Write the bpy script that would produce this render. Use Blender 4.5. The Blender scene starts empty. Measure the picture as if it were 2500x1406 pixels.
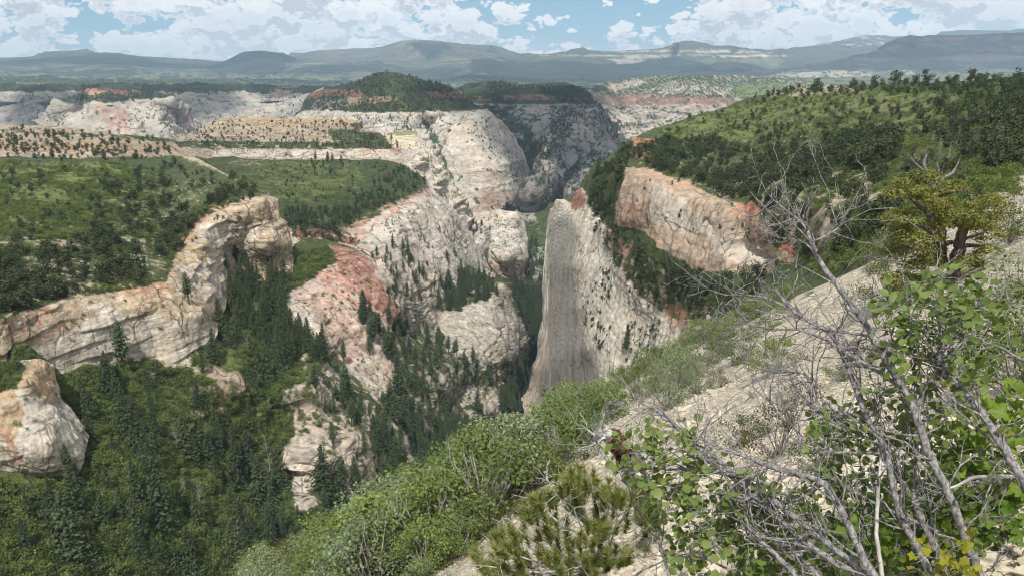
import bpy, math, random
import numpy as np
from mathutils import Vector, Matrix, Quaternion

# ------------------------------------------------------------------ camera, sky, sun, exposure
sc = bpy.context.scene
COL = sc.collection
F = 1900.0                      # focal length in photograph pixels (2500 wide)
HOR = 140.0                     # eye level in the photograph
PITCH = math.atan((703.0 - HOR) / F)
cam_d = bpy.data.cameras.new('camera')
cam_d.sensor_width = 36.0
cam_d.lens = 36.0 * F / 2500.0
cam_d.clip_start = 0.05
cam_d.clip_end = 120000.0
cam = bpy.data.objects.new('camera', cam_d)
COL.objects.link(cam)
cam.location = (0, 0, 0)
cam.rotation_euler = (math.pi / 2 - PITCH, 0, 0)
sc.camera = cam

SUN_EL, SUN_AZ = 56.0, 188.0     # azimuth from +y (view direction) clockwise
wd = bpy.data.worlds.new('World'); sc.world = wd; wd.use_nodes = True
wd.cycles.sampling_method = 'MANUAL'; wd.cycles.sample_map_resolution = 256
sun_d = bpy.data.lights.new('sun', 'SUN')
sun_d.energy = 5.0; sun_d.angle = math.radians(2); sun_d.color = (1.0, 0.955, 0.88)
sun = bpy.data.objects.new('sun', sun_d); COL.objects.link(sun)
_a, _e = math.radians(SUN_AZ), math.radians(SUN_EL)
SUNV = Vector((math.sin(_a) * math.cos(_e), math.cos(_a) * math.cos(_e), math.sin(_e)))
sun.rotation_euler = SUNV.to_track_quat('Z', 'Y').to_euler()
sun.location = (0, 0, 500)

sc.view_settings.view_transform = 'Standard'
sc.view_settings.look = 'None'
sc.view_settings.gamma = 1.0
sc.view_settings.exposure = 0.0
sc.view_settings.use_curve_mapping = False
sc.render.engine = 'CYCLES'
cy = sc.cycles
cy.max_bounces = 5; cy.diffuse_bounces = 3; cy.glossy_bounces = 2; cy.transmission_bounces = 3
cy.transparent_max_bounces = 4; cy.volume_bounces = 0
cy.use_denoising = True
cy.filter_width = 1.1
import os, time
T0 = time.time()
try:
    cy.denoiser = 'OPENIMAGEDENOISE'
except Exception:
    pass

class NT:
    """small helper that writes node trees"""
    def __init__(self, nt):
        self.nt = nt; self.n = nt.nodes; self.l = nt.links
    def add(self, t, **kw):
        n = self.n.new(t)
        for k, v in kw.items():
            setattr(n, k, v)
        return n
    def link(self, a, b):
        self.l.new(a, b)
    def val(self, x, sock):
        if hasattr(x, 'is_output') or isinstance(x, bpy.types.NodeSocket):
            self.l.new(x, sock)
        else:
            sock.default_value = x
    def math(self, op, a, b=0.0, c=None, clamp=False):
        n = self.add('ShaderNodeMath', operation=op, use_clamp=clamp)
        self.val(a, n.inputs[0]); self.val(b, n.inputs[1])
        if c is not None: self.val(c, n.inputs[2])
        return n.outputs[0]
    def ramp(self, x, a, b, c=0.0, d=1.0, smooth=True):
        n = self.add('ShaderNodeMapRange', interpolation_type='SMOOTHSTEP' if smooth else 'LINEAR')
        self.val(x, n.inputs[0])
        for i, v in zip((1, 2, 3, 4), (a, b, c, d)): self.val(v, n.inputs[i])
        return n.outputs[0]
    def mix(self, f, a, b, mode='MIX'):
        n = self.add('ShaderNodeMix', data_type='RGBA', blend_type=mode)
        self.val(f, n.inputs[0])
        for s, v in ((n.inputs[6], a), (n.inputs[7], b)):
            if isinstance(v, tuple): v = tuple(v) + ((1.0,) if len(v) == 3 else ())
            self.val(v, s)
        return n.outputs[2]
    def noise(self, vec, scale, detail=4.0, rough=0.55, dist=0.0, lac=2.0):
        n = self.add('ShaderNodeTexNoise')
        if vec is not None: self.link(vec, n.inputs['Vector'])
        n.inputs['Scale'].default_value = scale; n.inputs['Detail'].default_value = detail
        n.inputs['Roughness'].default_value = rough; n.inputs['Distortion'].default_value = dist
        n.inputs['Lacunarity'].default_value = lac
        return n.outputs[0]
    def vmap(self, vec, scale=(1, 1, 1), rot=(0, 0, 0), loc=(0, 0, 0)):
        n = self.add('ShaderNodeMapping')
        self.link(vec, n.inputs[0])
        n.inputs['Scale'].default_value = scale; n.inputs['Rotation'].default_value = rot; n.inputs['Location'].default_value = loc
        return n.outputs[0]

def build_sky():
    t = NT(wd.node_tree); t.n.clear()
    out = t.add('ShaderNodeOutputWorld'); bg = t.add('ShaderNodeBackground')
    bg.inputs['Strength'].default_value = 0.09
    t.link(bg.outputs[0], out.inputs[0])
    sky = t.add('ShaderNodeTexSky', sky_type='NISHITA')
    sky.sun_disc = False
    sky.sun_elevation = math.radians(SUN_EL); sky.sun_rotation = math.radians(SUN_AZ)
    sky.altitude = 2000.0; sky.air_density = 1.0; sky.dust_density = 0.6; sky.ozone_density = 1.0
    tc = t.add('ShaderNodeTexCoord'); d = tc.outputs['Generated']
    sep = t.add('ShaderNodeSeparateXYZ'); t.link(d, sep.inputs[0])
    x, y, z = sep.outputs
    hor = t.math('SQRT', t.math('ADD', t.math('MULTIPLY', x, x), t.math('MULTIPLY', y, y)))
    el = t.math('ARCTAN2', z, hor)                       # elevation, radians
    # fair-weather cumulus: heaped heads, flat grey undersides
    v0 = t.vmap(d, scale=(1, 1, 1.75))
    def field(oz):
        v = t.vmap(v0, loc=(2.31, 0.77, 0.35 + oz))
        big = t.noise(v, 6.5, 2.0, 0.5)
        wob = t.add('ShaderNodeTexNoise'); t.link(v, wob.inputs['Vector']); wob.inputs['Scale'].default_value = 45.0; wob.inputs['Detail'].default_value = 2.0
        vm = t.add('ShaderNodeVectorMath', operation='MULTIPLY_ADD')
        t.link(wob.outputs['Color'], vm.inputs[0]); vm.inputs[1].default_value = (0.022,) * 3; t.link(v, vm.inputs[2])
        vor = t.add('ShaderNodeTexVoronoi', feature='F1'); t.link(vm.outputs[0], vor.inputs['Vector'])
        vor.inputs['Scale'].default_value = 24.0
        vor.inputs['Detail'].default_value = 2.0; vor.inputs['Roughness'].default_value = 0.55; vor.inputs['Lacunarity'].default_value = 2.4
        bil = t.math('SUBTRACT', 1.0, vor.outputs['Distance'])
        fine = t.noise(v, 70.0, 4.0, 0.6)
        return t.math('MULTIPLY_ADD', big, 1.1, t.math('MULTIPLY_ADD', bil, 0.62, t.math('MULTIPLY', fine, 0.22)))
    f0 = field(0.0); f1 = field(0.022)
    az = t.math('ARCTAN2', x, y)
    gap = t.math('MULTIPLY', t.ramp(t.math('ABSOLUTE', t.math('SUBTRACT', az, 0.06)), 0.05, 0.26, 1.0, 0.0), t.ramp(el, 0.0, 0.05, 0.25, 1.0))
    f0c = t.math('SUBTRACT', t.math('ADD', f0, 0.55), t.math('MULTIPLY', gap, 0.34))
    cover = t.ramp(f0c, 0.965, 1.045)
    lit = t.ramp(t.math('SUBTRACT', f0, f1), -0.09, 0.07)
    thick = t.ramp(f0c, 1.15, 1.5)
    gr = t.math('MULTIPLY', t.math('SUBTRACT', 1.0, lit), t.ramp(f0c, 1.0, 1.2, 0.25, 1.0), clamp=True)
    ccol = t.mix(gr, (13.2, 13.1, 12.9), (7.4, 7.7, 8.1))
    ccol = t.mix(t.math('MULTIPLY', thick, 0.40), ccol, (8.2, 8.5, 9.0))
    blue = t.mix(0.7, sky.outputs[0], (2.6, 5.9, 8.0))
    colr = t.mix(cover, blue, ccol)
    # bright veil low over the horizon
    veil = t.ramp(el, 0.0, 0.035, 0.45, 0.0)
    colr = t.mix(veil, colr, (7.6, 8.6, 9.4))
    below = t.ramp(el, -0.01, 0.0)
    colr = t.mix(below, (2.0, 2.2, 2.2), colr)
    t.link(colr, bg.inputs['Color'])
build_sky()

# ------------------------------------------------------------------ numbers: pixels to places, noise, interpolation
rng = np.random.default_rng(7)
random.seed(7)
CP, SP = math.cos(PITCH), math.sin(PITCH)
def ray(px, py):
    u = (np.asarray(px, float) - 1250.0) / F; v = (703.0 - np.asarray(py, float)) / F
    return u, CP + v * SP, -SP + v * CP
def P(px, py, D):
    """the place at forward distance D along the direction of a photograph pixel"""
    x, y, z = ray(px, py)
    s = np.asarray(D, float) / y
    return np.stack([x * s, y * s, z * s], -1)
def PV(px, py, D):
    return Vector([float(c) for c in P(px, py, D)])
def project(p):
    p = np.asarray(p, float)
    depth = p[..., 1] * CP - p[..., 2] * SP
    up = p[..., 1] * SP + p[..., 2] * CP
    return 1250 + F * p[..., 0] / depth, 703 - F * up / depth, depth

_perm = np.random.default_rng(11).permutation(4096).astype(np.int32)
_grad = np.random.default_rng(12).normal(size=(4096, 3)); _grad = (_grad / np.linalg.norm(_grad, axis=1)[:, None]).astype(np.float32)
_gx, _gy, _gz = (np.ascontiguousarray(_grad[:, k]) for k in range(3))
def perlin(p):
    p = np.asarray(p); sh = p.shape[:-1]; p = p.reshape(-1, 3)
    fl = np.floor(p); i = fl.astype(np.int32) & 4095; f = (p - fl).astype(np.float32)
    u = f * f * f * (f * (f * 6 - 15) + 10)
    fx, fy, fz = (np.ascontiguousarray(f[:, k]) for k in range(3)); ux, uy, uz = (np.ascontiguousarray(u[:, k]) for k in range(3))
    def yz(h0, dx):
        res = []
        for dy in (0, 1):
            h1 = _perm[(h0 + i[:, 1] + dy) & 4095]; q = []
            for dz in (0, 1):
                h = _perm[(h1 + i[:, 2] + dz) & 4095]
                q.append(_gx[h] * (fx - dx) + _gy[h] * (fy - dy) + _gz[h] * (fz - dz))
            res.append(q[0] + uz * (q[1] - q[0]))
        return res[0] + uy * (res[1] - res[0])
    a = yz(_perm[i[:, 0]], 0); b = yz(_perm[(i[:, 0] + 1) & 4095], 1)
    return ((a + ux * (b - a)) * 1.6).reshape(sh)
def fbm(p, octv=5, gain=0.5, lac=2.07, ridged=False):
    a, s, tot = 1.0, 0.0, 0.0; p = np.asarray(p, float)
    for o in range(octv):
        n = perlin(p + o * 17.31)
        s = s + a * ((1 - 2 * np.abs(n)) if ridged else n)
        tot += a; a *= gain; p = p * lac
    return s / tot
def worley(p):
    """nearest and second-nearest cell distance and a random number per cell: broken, jointed rock"""
    p = np.asarray(p, np.float32); sh = p.shape[:-1]; p = p.reshape(-1, 3); c = np.floor(p).astype(np.int32)
    f1 = np.full(len(p), 9e9, np.float32); f2 = f1.copy(); idv = np.zeros(len(p), np.float32)
    for dx in (-1, 0, 1):
        for dy in (-1, 0, 1):
            for dz in (-1, 0, 1):
                k = c + np.array([dx, dy, dz], np.int32)
                h = _perm[(_perm[(_perm[k[:, 0] & 4095] + k[:, 1]) & 4095] + k[:, 2]) & 4095]
                d = ((k + 0.5 + 0.45 * _grad[h] - p) ** 2).sum(1)
                n1 = d < f1; f2 = np.where(n1, f1, np.minimum(f2, d)); idv = np.where(n1, h / 4096.0, idv); f1 = np.where(n1, d, f1)
    return np.sqrt(f1).reshape(sh), np.sqrt(f2).reshape(sh), idv.reshape(sh)
def sstep(a, b, x):
    t = np.clip((x - a) / (b - a), 0, 1); return t * t * (3 - 2 * t)
def lerp_line(pts, x):
    pts = np.asarray(pts, float); return np.interp(x, pts[:, 0], pts[:, 1])
def inside(poly, x, y):
    poly = np.asarray(poly, float); r = np.zeros(np.shape(x), bool); j = len(poly) - 1
    for i in range(len(poly)):
        xi, yi = poly[i]; xj, yj = poly[j]
        if yi != yj:
            c = ((yi > y) != (yj > y)) & (x < (xj - xi) * (y - yi) / (yj - yi) + xi); r ^= c
        j = i
    return r
def lin(r, g, b):
    f = lambda c: (c / 255 / 12.92) if c / 255 <= 0.04045 else ((c / 255 + 0.055) / 1.055) ** 2.4
    return np.array([f(r), f(g), f(b)])
class Interp:
    """smooth surface through control points; linear in inverse depth, so flat ground stays flat"""
    def __init__(self, ctrl, c=0.03):
        a = np.array(ctrl, float); a[:, 2] = np.where(a[:, 2] > 9000, 9000 + (a[:, 2] - 9000) * 0.36, a[:, 2]); self.q = a[:, :2] / 1000.0; self.c = c
        w = ray(a[:, 0], a[:, 1])[1] / a[:, 2] * 1000.0
        n = len(a); d = np.linalg.norm(self.q[:, None] - self.q[None], axis=2)
        A = np.zeros((n + 3, n + 3)); A[:n, :n] = np.sqrt(d * d + c * c)
        A[:n, n] = 1; A[:n, n + 1:] = self.q; A[n, :n] = 1; A[n + 1:, :n] = self.q.T
        self.k = np.linalg.solve(A, np.concatenate([w, np.zeros(3)])); self.lo, self.hi = w.min() * 0.8, w.max() * 1.25
    def __call__(self, px, py):
        q = np.stack([px, py], -1) / 1000.0; n = len(self.q)
        r = self.k[n] + q[..., 0] * self.k[n + 1] + q[..., 1] * self.k[n + 2]
        for i in range(n):
            d2 = (q[..., 0] - self.q[i, 0]) ** 2 + (q[..., 1] - self.q[i, 1]) ** 2
            r = r + self.k[i] * np.sqrt(d2 + self.c ** 2)
        r = np.clip(r, self.lo, self.hi)
        return ray(px, py)[1] / r * 1000.0

# ------------------------------------------------------------------ mesh helpers
def mesh_np(name, verts, faces, mats=(), col=None, smooth=True, matidx=None):
    """faces: (n,3) or (n,4) array"""
    me = bpy.data.meshes.new(name)
    verts = np.asarray(verts, np.float32); faces = np.asarray(faces, np.int32)
    k = faces.shape[1]
    me.vertices.add(len(verts)); me.vertices.foreach_set('co', verts.ravel())
    me.loops.add(faces.size); me.loops.foreach_set('vertex_index', faces.ravel())
    me.polygons.add(len(faces))
    me.polygons.foreach_set('loop_start', np.arange(0, faces.size, k, dtype=np.int32))
    me.polygons.foreach_set('use_smooth', np.full(len(faces), smooth, bool))
    for m in mats: me.materials.append(m)
    if matidx is not None: me.polygons.foreach_set('material_index', np.asarray(matidx, np.int32))
    if col is not None:
        a = me.color_attributes.new('Col', 'FLOAT_COLOR', 'POINT')
        c = np.ones((len(verts), 4), np.float32); c[:, :3] = col
        a.data.foreach_set('color', c.ravel())
    me.update(calc_edges=True); me.validate()
    return me
def link(name, data, parent=None, **props):
    o = bpy.data.objects.new(name, data); COL.objects.link(o)
    if parent is not None: o.parent = parent
    for k, v in props.items(): o[k] = v
    return o
# ------------------------------------------------------------------ ground materials
def ground_mat(name, s, streak=0.5, bump=1.0, bed=0.35, veg_speck=0.0, fleck=0.0, crack=0.45, var=1.0):
    """weathered rock and soil; s = size in metres of the finest thing one can see on it"""
    m = bpy.data.materials.new(name); m.use_nodes = True
    t = NT(m.node_tree); b = t.n['Principled BSDF']
    b.inputs['Roughness'].default_value = 0.92; b.inputs['Specular IOR Level'].default_value = 0.15
    ca = t.add('ShaderNodeAttribute', attribute_name='Col'); base = ca.outputs['Color']
    g = t.add('ShaderNodeNewGeometry'); pos = g.outputs['Position']
    n1 = t.noise(pos, 0.11 / s, 6, 0.62); n2 = t.noise(pos, 0.5 / s, 6, 0.65)
    v = t.math('MULTIPLY', t.ramp(n1, 0.25, 0.75, 1 - 0.26 * var, 1 + 0.24 * var, False), t.ramp(n2, 0.3, 0.7, 1 - 0.2 * var, 1 + 0.2 * var, False))
    # mineral streaks that run down the faces
    sv = t.vmap(pos, (1, 1, 0.10)); st = t.noise(sv, 0.16 / s, 5, 0.62, 0.4)
    st2 = t.noise(sv, 0.6 / s, 3, 0.6)
    k = t.math('MULTIPLY', t.ramp(st, 0.52, 0.72), t.ramp(st2, 0.35, 0.65, 0.3, 1.0))
    v = t.math('MULTIPLY', v, t.math('SUBTRACT', 1.0, t.math('MULTIPLY', k, streak)))
    # cross-bedding: thin tilted layers of harder and softer sand
    wv = t.vmap(pos, (0.16, 0.16, 1.0), rot=(0.12, 0.16, 0.0)); bd = t.noise(wv, 0.62 / s, 4, 0.7, 1.1)
    v = t.math('MULTIPLY', v, t.ramp(bd, 0.35, 0.65, 1.0 - bed * 0.5, 1.0 + bed * 0.35, False))
    # thin joints and cracks, steeper than wide
    dv = t.add('ShaderNodeVectorMath', operation='MULTIPLY_ADD'); nz = t.add('ShaderNodeTexNoise'); t.link(pos, nz.inputs['Vector']); nz.inputs['Scale'].default_value = 0.12 / s; nz.inputs['Detail'].default_value = 3
    t.link(nz.outputs['Color'], dv.inputs[0]); dv.inputs[1].default_value = (s * 6,) * 3; t.link(pos, dv.inputs[2])
    vc = t.add('ShaderNodeTexVoronoi', feature='DISTANCE_TO_EDGE'); t.link(t.vmap(dv.outputs[0], (1, 1, 0.42), rot=(0.2, 0.35, 0)), vc.inputs['Vector']); vc.inputs['Scale'].default_value = 0.075 / s
    ck = t.math('MULTIPLY', t.ramp(vc.outputs[0], 0.0, 0.045, 1.0, 0.0), t.ramp(t.noise(pos, 0.03 / s, 2), 0.42, 0.58))
    v = t.math('MULTIPLY', v, t.math('SUBTRACT', 1.0, t.math('MULTIPLY', ck, crack)))
    n = t.add('ShaderNodeCombineXYZ')
    for i in range(3): t.link(v, n.inputs[i])
    c = t.mix(1.0, base, n.outputs[0], 'MULTIPLY')
    warm = t.noise(pos, 0.05 / s, 3, 0.5)
    c = t.mix(t.ramp(warm, 0.45, 0.75, 0.0, 0.35), c, t.mix(1.0, c, (1.08, 0.90, 0.74), 'MULTIPLY'))
    if fleck > 0:      # pale outcrops or dry ground between the plants
        fl = t.noise(pos, 0.35 / s, 4, 0.7)
        c = t.mix(t.ramp(fl, 0.60, 0.68, 0.0, fleck), c, (0.34, 0.30, 0.23))
    if veg_speck > 0:  # single shrubs too small to be pieces
        vo = t.add('ShaderNodeTexVoronoi'); t.link(pos, vo.inputs['Vector']); vo.inputs['Scale'].default_value = 0.22 / s
        sp = t.math('MULTIPLY', t.ramp(vo.outputs['Distance'], 0.22, 0.30, 1.0, 0.0), t.ramp(t.noise(pos, 0.04 / s, 3), 0.50, 0.60))
        c = t.mix(t.math('MULTIPLY', sp, veg_speck), c, (0.030, 0.045, 0.022))
    t.link(c, b.inputs['Base Color'])
    h = t.math('ADD', t.math('MULTIPLY', t.noise(pos, 0.25 / s, 7, 0.7), 1.0), t.math('MULTIPLY', bd, 0.4))
    h = t.math('SUBTRACT', h, t.math('MULTIPLY', ck, 0.5))
    bp = t.add('ShaderNodeBump'); bp.inputs['Strength'].default_value = 0.85 * bump; bp.inputs['Distance'].default_value = s * 2.2
    t.link(h, bp.inputs['Height']); t.link(bp.outputs[0], b.inputs['Normal'])
    return m

WHT = np.array((0.50, 0.455, 0.39)); GRY = np.array((0.36, 0.34, 0.315)); TAN = np.array((0.405, 0.33, 0.24))
ORA = np.array((0.40, 0.285, 0.175)); RED = np.array((0.225, 0.10, 0.072)); PNK = np.array((0.45, 0.35, 0.30))
GRN = np.array((0.072, 0.092, 0.036)); LGR = np.array((0.140, 0.165, 0.052)); DGR = np.array((0.032, 0.048, 0.027))
SOI = np.array((0.40, 0.335, 0.245)); OLV = np.array((0.12, 0.13, 0.055))

LAYERS = {}
def layer(name, label, cat, top, bot, ctrl, step, S, base, paint=(), disp=(), mat=None, back=True, key=None, ledge=None, x0=None, x1=None, c=0.03, kind='structure', joint=(), calm=()):
    top = np.asarray(top, float); bot = np.asarray(bot, float)
    xa = top[0, 0] if x0 is None else x0; xb = top[-1, 0] if x1 is None else x1
    nx = int((xb - xa) / step) + 2
    px = np.linspace(xa, xb, nx); yt = lerp_line(top, px); yb = np.maximum(lerp_line(bot, px), yt + step)
    ny = int((yb - yt).max() / step) + 2
    v = np.linspace(0, 1, ny)[:, None]
    PX = np.repeat(px[None], ny, 0); PY = yt[None] * (1 - v) + yb[None] * v
    D = Interp(ctrl, c)(PX, PY)
    pos = P(PX, PY, D)
    def normals(q):
        du = np.gradient(q, axis=1); dv = np.gradient(q, axis=0)
        n = np.cross(dv, du); n /= np.maximum(np.linalg.norm(n, axis=2), 1e-9)[..., None]
        s = np.where((n * q).sum(2) > 0, -1.0, 1.0)        # turned towards the open side
        return n * s[..., None]
    N = normals(pos)
    for k in range(3):
        Np = np.pad(N, ((1, 1), (1, 1), (0, 0)), 'edge')
        N = (Np[:-2, 1:-1] + Np[2:, 1:-1] + Np[1:-1, :-2] + Np[1:-1, 2:] + 2 * N) / 6
    N /= np.maximum(np.linalg.norm(N, axis=2), 1e-9)[..., None]
    rock = 1 - sstep(0.55, 0.9, N[..., 2])
    d = np.zeros(PX.shape)
    for (amp, scale, zs, ridged, ang, octv) in disp:
        ca_, sa_ = math.cos(math.radians(ang)), math.sin(math.radians(ang))
        q = pos.copy(); x_, z_ = pos[..., 0], pos[..., 2]
        q[..., 0] = x_ * ca_ + z_ * sa_; q[..., 2] = (-x_ * sa_ + z_ * ca_) * zs
        d += amp * fbm(q / scale, octv, 0.52, ridged=ridged) * (0.25 + 0.75 * rock)
    if ledge:
        amp, h = ledge
        w = pos[..., 2] / h + 1.6 * fbm(pos / (h * 16), 3) + 0.25 * fbm(pos / (h * 3), 2)
        fr = w - np.floor(w); lay = perlin(np.stack([np.floor(w) * 3.7, pos[..., 0] / (h * 9), pos[..., 1] / (h * 9)], -1))
        d += amp * (sstep(0.0, 0.22, fr) - fr) * rock * np.clip(0.15 + 1.9 * lay, 0, 1.3)
    for (amp, scale, zs, ang) in joint:      # blocks bounded by joints, each set a little forward or back
        ca_, sa_ = math.cos(math.radians(ang)), math.sin(math.radians(ang))
        q = pos + (scale * 0.35) * np.stack([fbm(pos / (scale * 1.5) + k * 9.1, 2) for k in range(3)], -1)
        x_, z_ = q[..., 0].copy(), q[..., 2].copy(); q[..., 0] = x_ * ca_ + z_ * sa_; q[..., 2] = (-x_ * sa_ + z_ * ca_) * zs
        f1, f2, iv = worley(q / scale)
        d += amp * rock * ((iv - 0.5) * 0.9 - 0.6 * (1 - sstep(0.0, 0.07, f2 - f1)))
    d *= np.clip(D / (0.75 * np.median(D)), 0.08, 1.0) ** 2      # near ground is known well; leave it even
    for poly, k in calm:                     # smooth unbroken faces
        m = inside(poly, PX, PY).astype(float)
        for _ in range(8): m = (np.roll(m, 3, 0) + np.roll(m, -3, 0) + np.roll(m, 3, 1) + np.roll(m, -3, 1)) / 4
        d *= 1 - m * (1 - k)
    pos = pos + N * d[..., None]
    # colour of the ground, with any shade its paint entries carry
    col = np.zeros(PX.shape + (3,)); col[:] = base
    wob = S * 5.0
    wx = fbm(pos / wob, 4); wy = fbm(pos / wob + 31.7, 4)
    hf = fbm(pos / (S * 1.3), 2); hg = fbm(pos / (S * 1.3) + 5.5, 2)
    soft = [(hf, hg, 0), (-hf + 0.35, hg, 0), (hg, -hf - 0.35, 0), (-hg, hf + 0.2, 0)]
    for op in paint:
        poly, cc = op[0], np.asarray(op[1]); cover = op[2] if len(op) > 2 else 1.0; warp = op[3] if len(op) > 3 else 14.0
        if poly is None: al = np.ones(PX.shape)
        else:
            al = np.zeros(PX.shape)
            for (qx, qy, qk) in soft: al += inside(poly, PX + (wx * 1.6 + qx * 0.55) * warp, PY + (wy + qy * 0.55) * warp)
            al /= len(soft)
        if cover < 1.0:
            m = al > 0
            nn = fbm(pos[m] / (S * (op[4] if len(op) > 4 else 6.0)) * np.array([1, 1, 0.7]) + 7.7 * cover, 5, 0.6); th = (cover - 0.5) * 1.1
            al[m] *= 1 - sstep(th - 0.07, th + 0.07, nn)
        if len(op) > 5: al = al * sstep(-0.15, 0.25, np.sin(pos[..., 2] * 6.283 / op[5] + 2.2 * wx) + 0.3 * hf)
        if cc.sum() > 0.42: al = al * np.clip(0.80 + 0.75 * fbm(pos / (S * 3.0) + 3.3, 3), 0, 1)
        col += (cc - col) * al[..., None]
    col *= (1 + 0.10 * fbm(pos / (S * 14), 3))[..., None]
    vv = [pos]; cc_ = [col]
    if back:
        e = pos[0]; dirn = e.copy(); dirn[:, 2] = 0; dirn /= np.linalg.norm(dirn, axis=1)[:, None]
        Dm = np.linalg.norm(e, axis=1)
        rows = []
        for f_, g_ in ((0.35, 0.28), (0.16, 0.10), (0.05, 0.022), (0.015, 0.004)):
            r = e + dirn * (Dm * f_)[:, None]; r[:, 2] -= Dm * g_; rows.append(r)
        vv = [np.stack(rows)] + vv; cc_ = [np.repeat(col[:1], 4, 0)] + cc_
    V = np.concatenate(vv); C = np.concatenate(cc_)
    R, Cn = V.shape[:2]
    idx = np.arange(R * Cn).reshape(R, Cn)
    f = np.stack([idx[:-1, :-1], idx[1:, :-1], idx[1:, 1:], idx[:-1, 1:]], -1).reshape(-1, 4)
    me = mesh_np(name, V.reshape(-1, 3), f, [mat], C.reshape(-1, 3))
    o = link(name, me, kind=kind, label=label, category=cat)
    LAYERS[key or name] = dict(pos=pos, px=px, yt=yt, yb=yb, ny=ny, N=N, o=o)
    return o

def on_layer(key, px, py):
    """ground places of photograph pixels on one layer; None where it has no ground"""
    L = LAYERS[key]; px = np.asarray(px, float); py = np.asarray(py, float)
    c = (px - L['px'][0]) / (L['px'][1] - L['px'][0])
    ci = np.clip(np.round(c).astype(int), 0, len(L['px']) - 1)
    r = (py - L['yt'][ci]) / (L['yb'][ci] - L['yt'][ci]) * (L['ny'] - 1)
    ok = (c >= 0) & (c <= len(L['px']) - 1) & (r >= 0) & (r <= L['ny'] - 1)
    ri = np.clip(np.round(r).astype(int), 0, L['ny'] - 1)
    return L['pos'][ri, ci], ok, L['N'][ri, ci]

M_FAR = ground_mat('far_mountain_ground', 60, 0.1, 0.6, 0.25)
M_HILL = ground_mat('hill_ground', 22, 0.1, 0.7, 0.1, 0.5)
M_4K = ground_mat('far_wall_rock', 9, 0.5, 0.8, 0.2, 0.5)
M_2K = ground_mat('cliff_rock', 4.5, 0.35, 1.0, 0.4, 0.8)
M_1K = ground_mat('mesa_rock', 2.2, 0.35, 1.0, 0.5, 0.6)
M_400 = ground_mat('bowl_rock', 0.9, 0.65, 0.65, 0.7, 0.0, 0.35, 0.55, 0.75)
M_WALL = ground_mat('wall_rock', 1.1, 0.40, 0.35, 0.30, 0.0, 0.1, 0.5, 0.5)
M_200 = ground_mat('near_cliff_rock', 0.7, 0.55, 0.45, 0.5, crack=0.55, var=0.7)

BLU = np.array((0.036, 0.052, 0.040)); MEA = np.array((0.165, 0.185, 0.10)); SAGE = np.array((0.088, 0.098, 0.075)); DRY = np.array((0.165, 0.15, 0.12))  # BLU woods darkened for painted cloud shade, MEA meadows lightened as if sunlit
PALE = np.array((0.50, 0.45, 0.37))
B = lambda y, xs: [(x, y) for x in xs]

# ---- far mountains
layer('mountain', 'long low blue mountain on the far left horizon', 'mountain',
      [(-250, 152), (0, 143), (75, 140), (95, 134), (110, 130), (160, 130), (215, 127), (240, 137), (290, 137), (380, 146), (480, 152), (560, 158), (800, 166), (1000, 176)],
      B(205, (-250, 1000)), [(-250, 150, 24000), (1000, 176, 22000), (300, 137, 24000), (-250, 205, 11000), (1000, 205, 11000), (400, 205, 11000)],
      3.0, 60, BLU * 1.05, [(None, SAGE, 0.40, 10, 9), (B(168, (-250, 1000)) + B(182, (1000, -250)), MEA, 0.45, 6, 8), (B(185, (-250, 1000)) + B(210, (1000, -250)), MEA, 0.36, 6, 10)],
      [(260, 2600, 1, True, 0, 5)], M_FAR)
layer('mountain', 'dark forested hump before the left end of the long ridge', 'mountain',
      [(500, 166), (530, 157), (560, 147), (590, 133), (600, 130), (640, 128), (665, 132), (690, 132), (705, 140), (740, 150), (780, 160)],
      B(195, (500, 780)), [(500, 160, 20500), (780, 160, 20500), (640, 128, 20500), (500, 195, 15000), (780, 195, 15000)],
      3.0, 60, BLU * 0.75, [(None, BLU * 0.5, 0.5, 10, 5)], [(120, 1500, 1, True, 0, 4)], M_FAR)
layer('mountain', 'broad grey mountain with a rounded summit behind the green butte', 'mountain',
      [(600, 172), (680, 156), (700, 146), (712, 134), (740, 137), (780, 131), (830, 130), (890, 127), (940, 122), (965, 114), (985, 108), (1010, 105), (1050, 107), (1090, 112), (1150, 116), (1210, 120), (1240, 130), (1262, 137), (1290, 142), (1350, 150), (1420, 165), (1500, 182)],
      B(225, (600, 1500)), [(600, 170, 21000), (1500, 180, 21000), (1010, 105, 23000), (750, 137, 22500), (1210, 120, 22000), (600, 225, 9000), (1050, 225, 9000), (1500, 225, 9000), (1000, 165, 17500), (1250, 175, 15000)],
      2.6, 60, SAGE * 1.0, [(None, DRY * 0.8, 0.42, 10, 7), ([(985, 108), (1015, 104), (1090, 113), (1105, 122), (1050, 155), (1035, 145)], BLU * 0.7), ([(620, 165), (900, 155), (1000, 180), (1500, 160), (1500, 215), (620, 205)], BLU * 0.9, 0.56, 8, 12),  # dark patch right of the summit is a cloud shadow painted in
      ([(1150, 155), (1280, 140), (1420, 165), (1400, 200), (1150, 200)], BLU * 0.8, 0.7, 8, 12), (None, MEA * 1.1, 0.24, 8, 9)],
      [(330, 2800, 1, True, 0, 5)], M_FAR)
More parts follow.
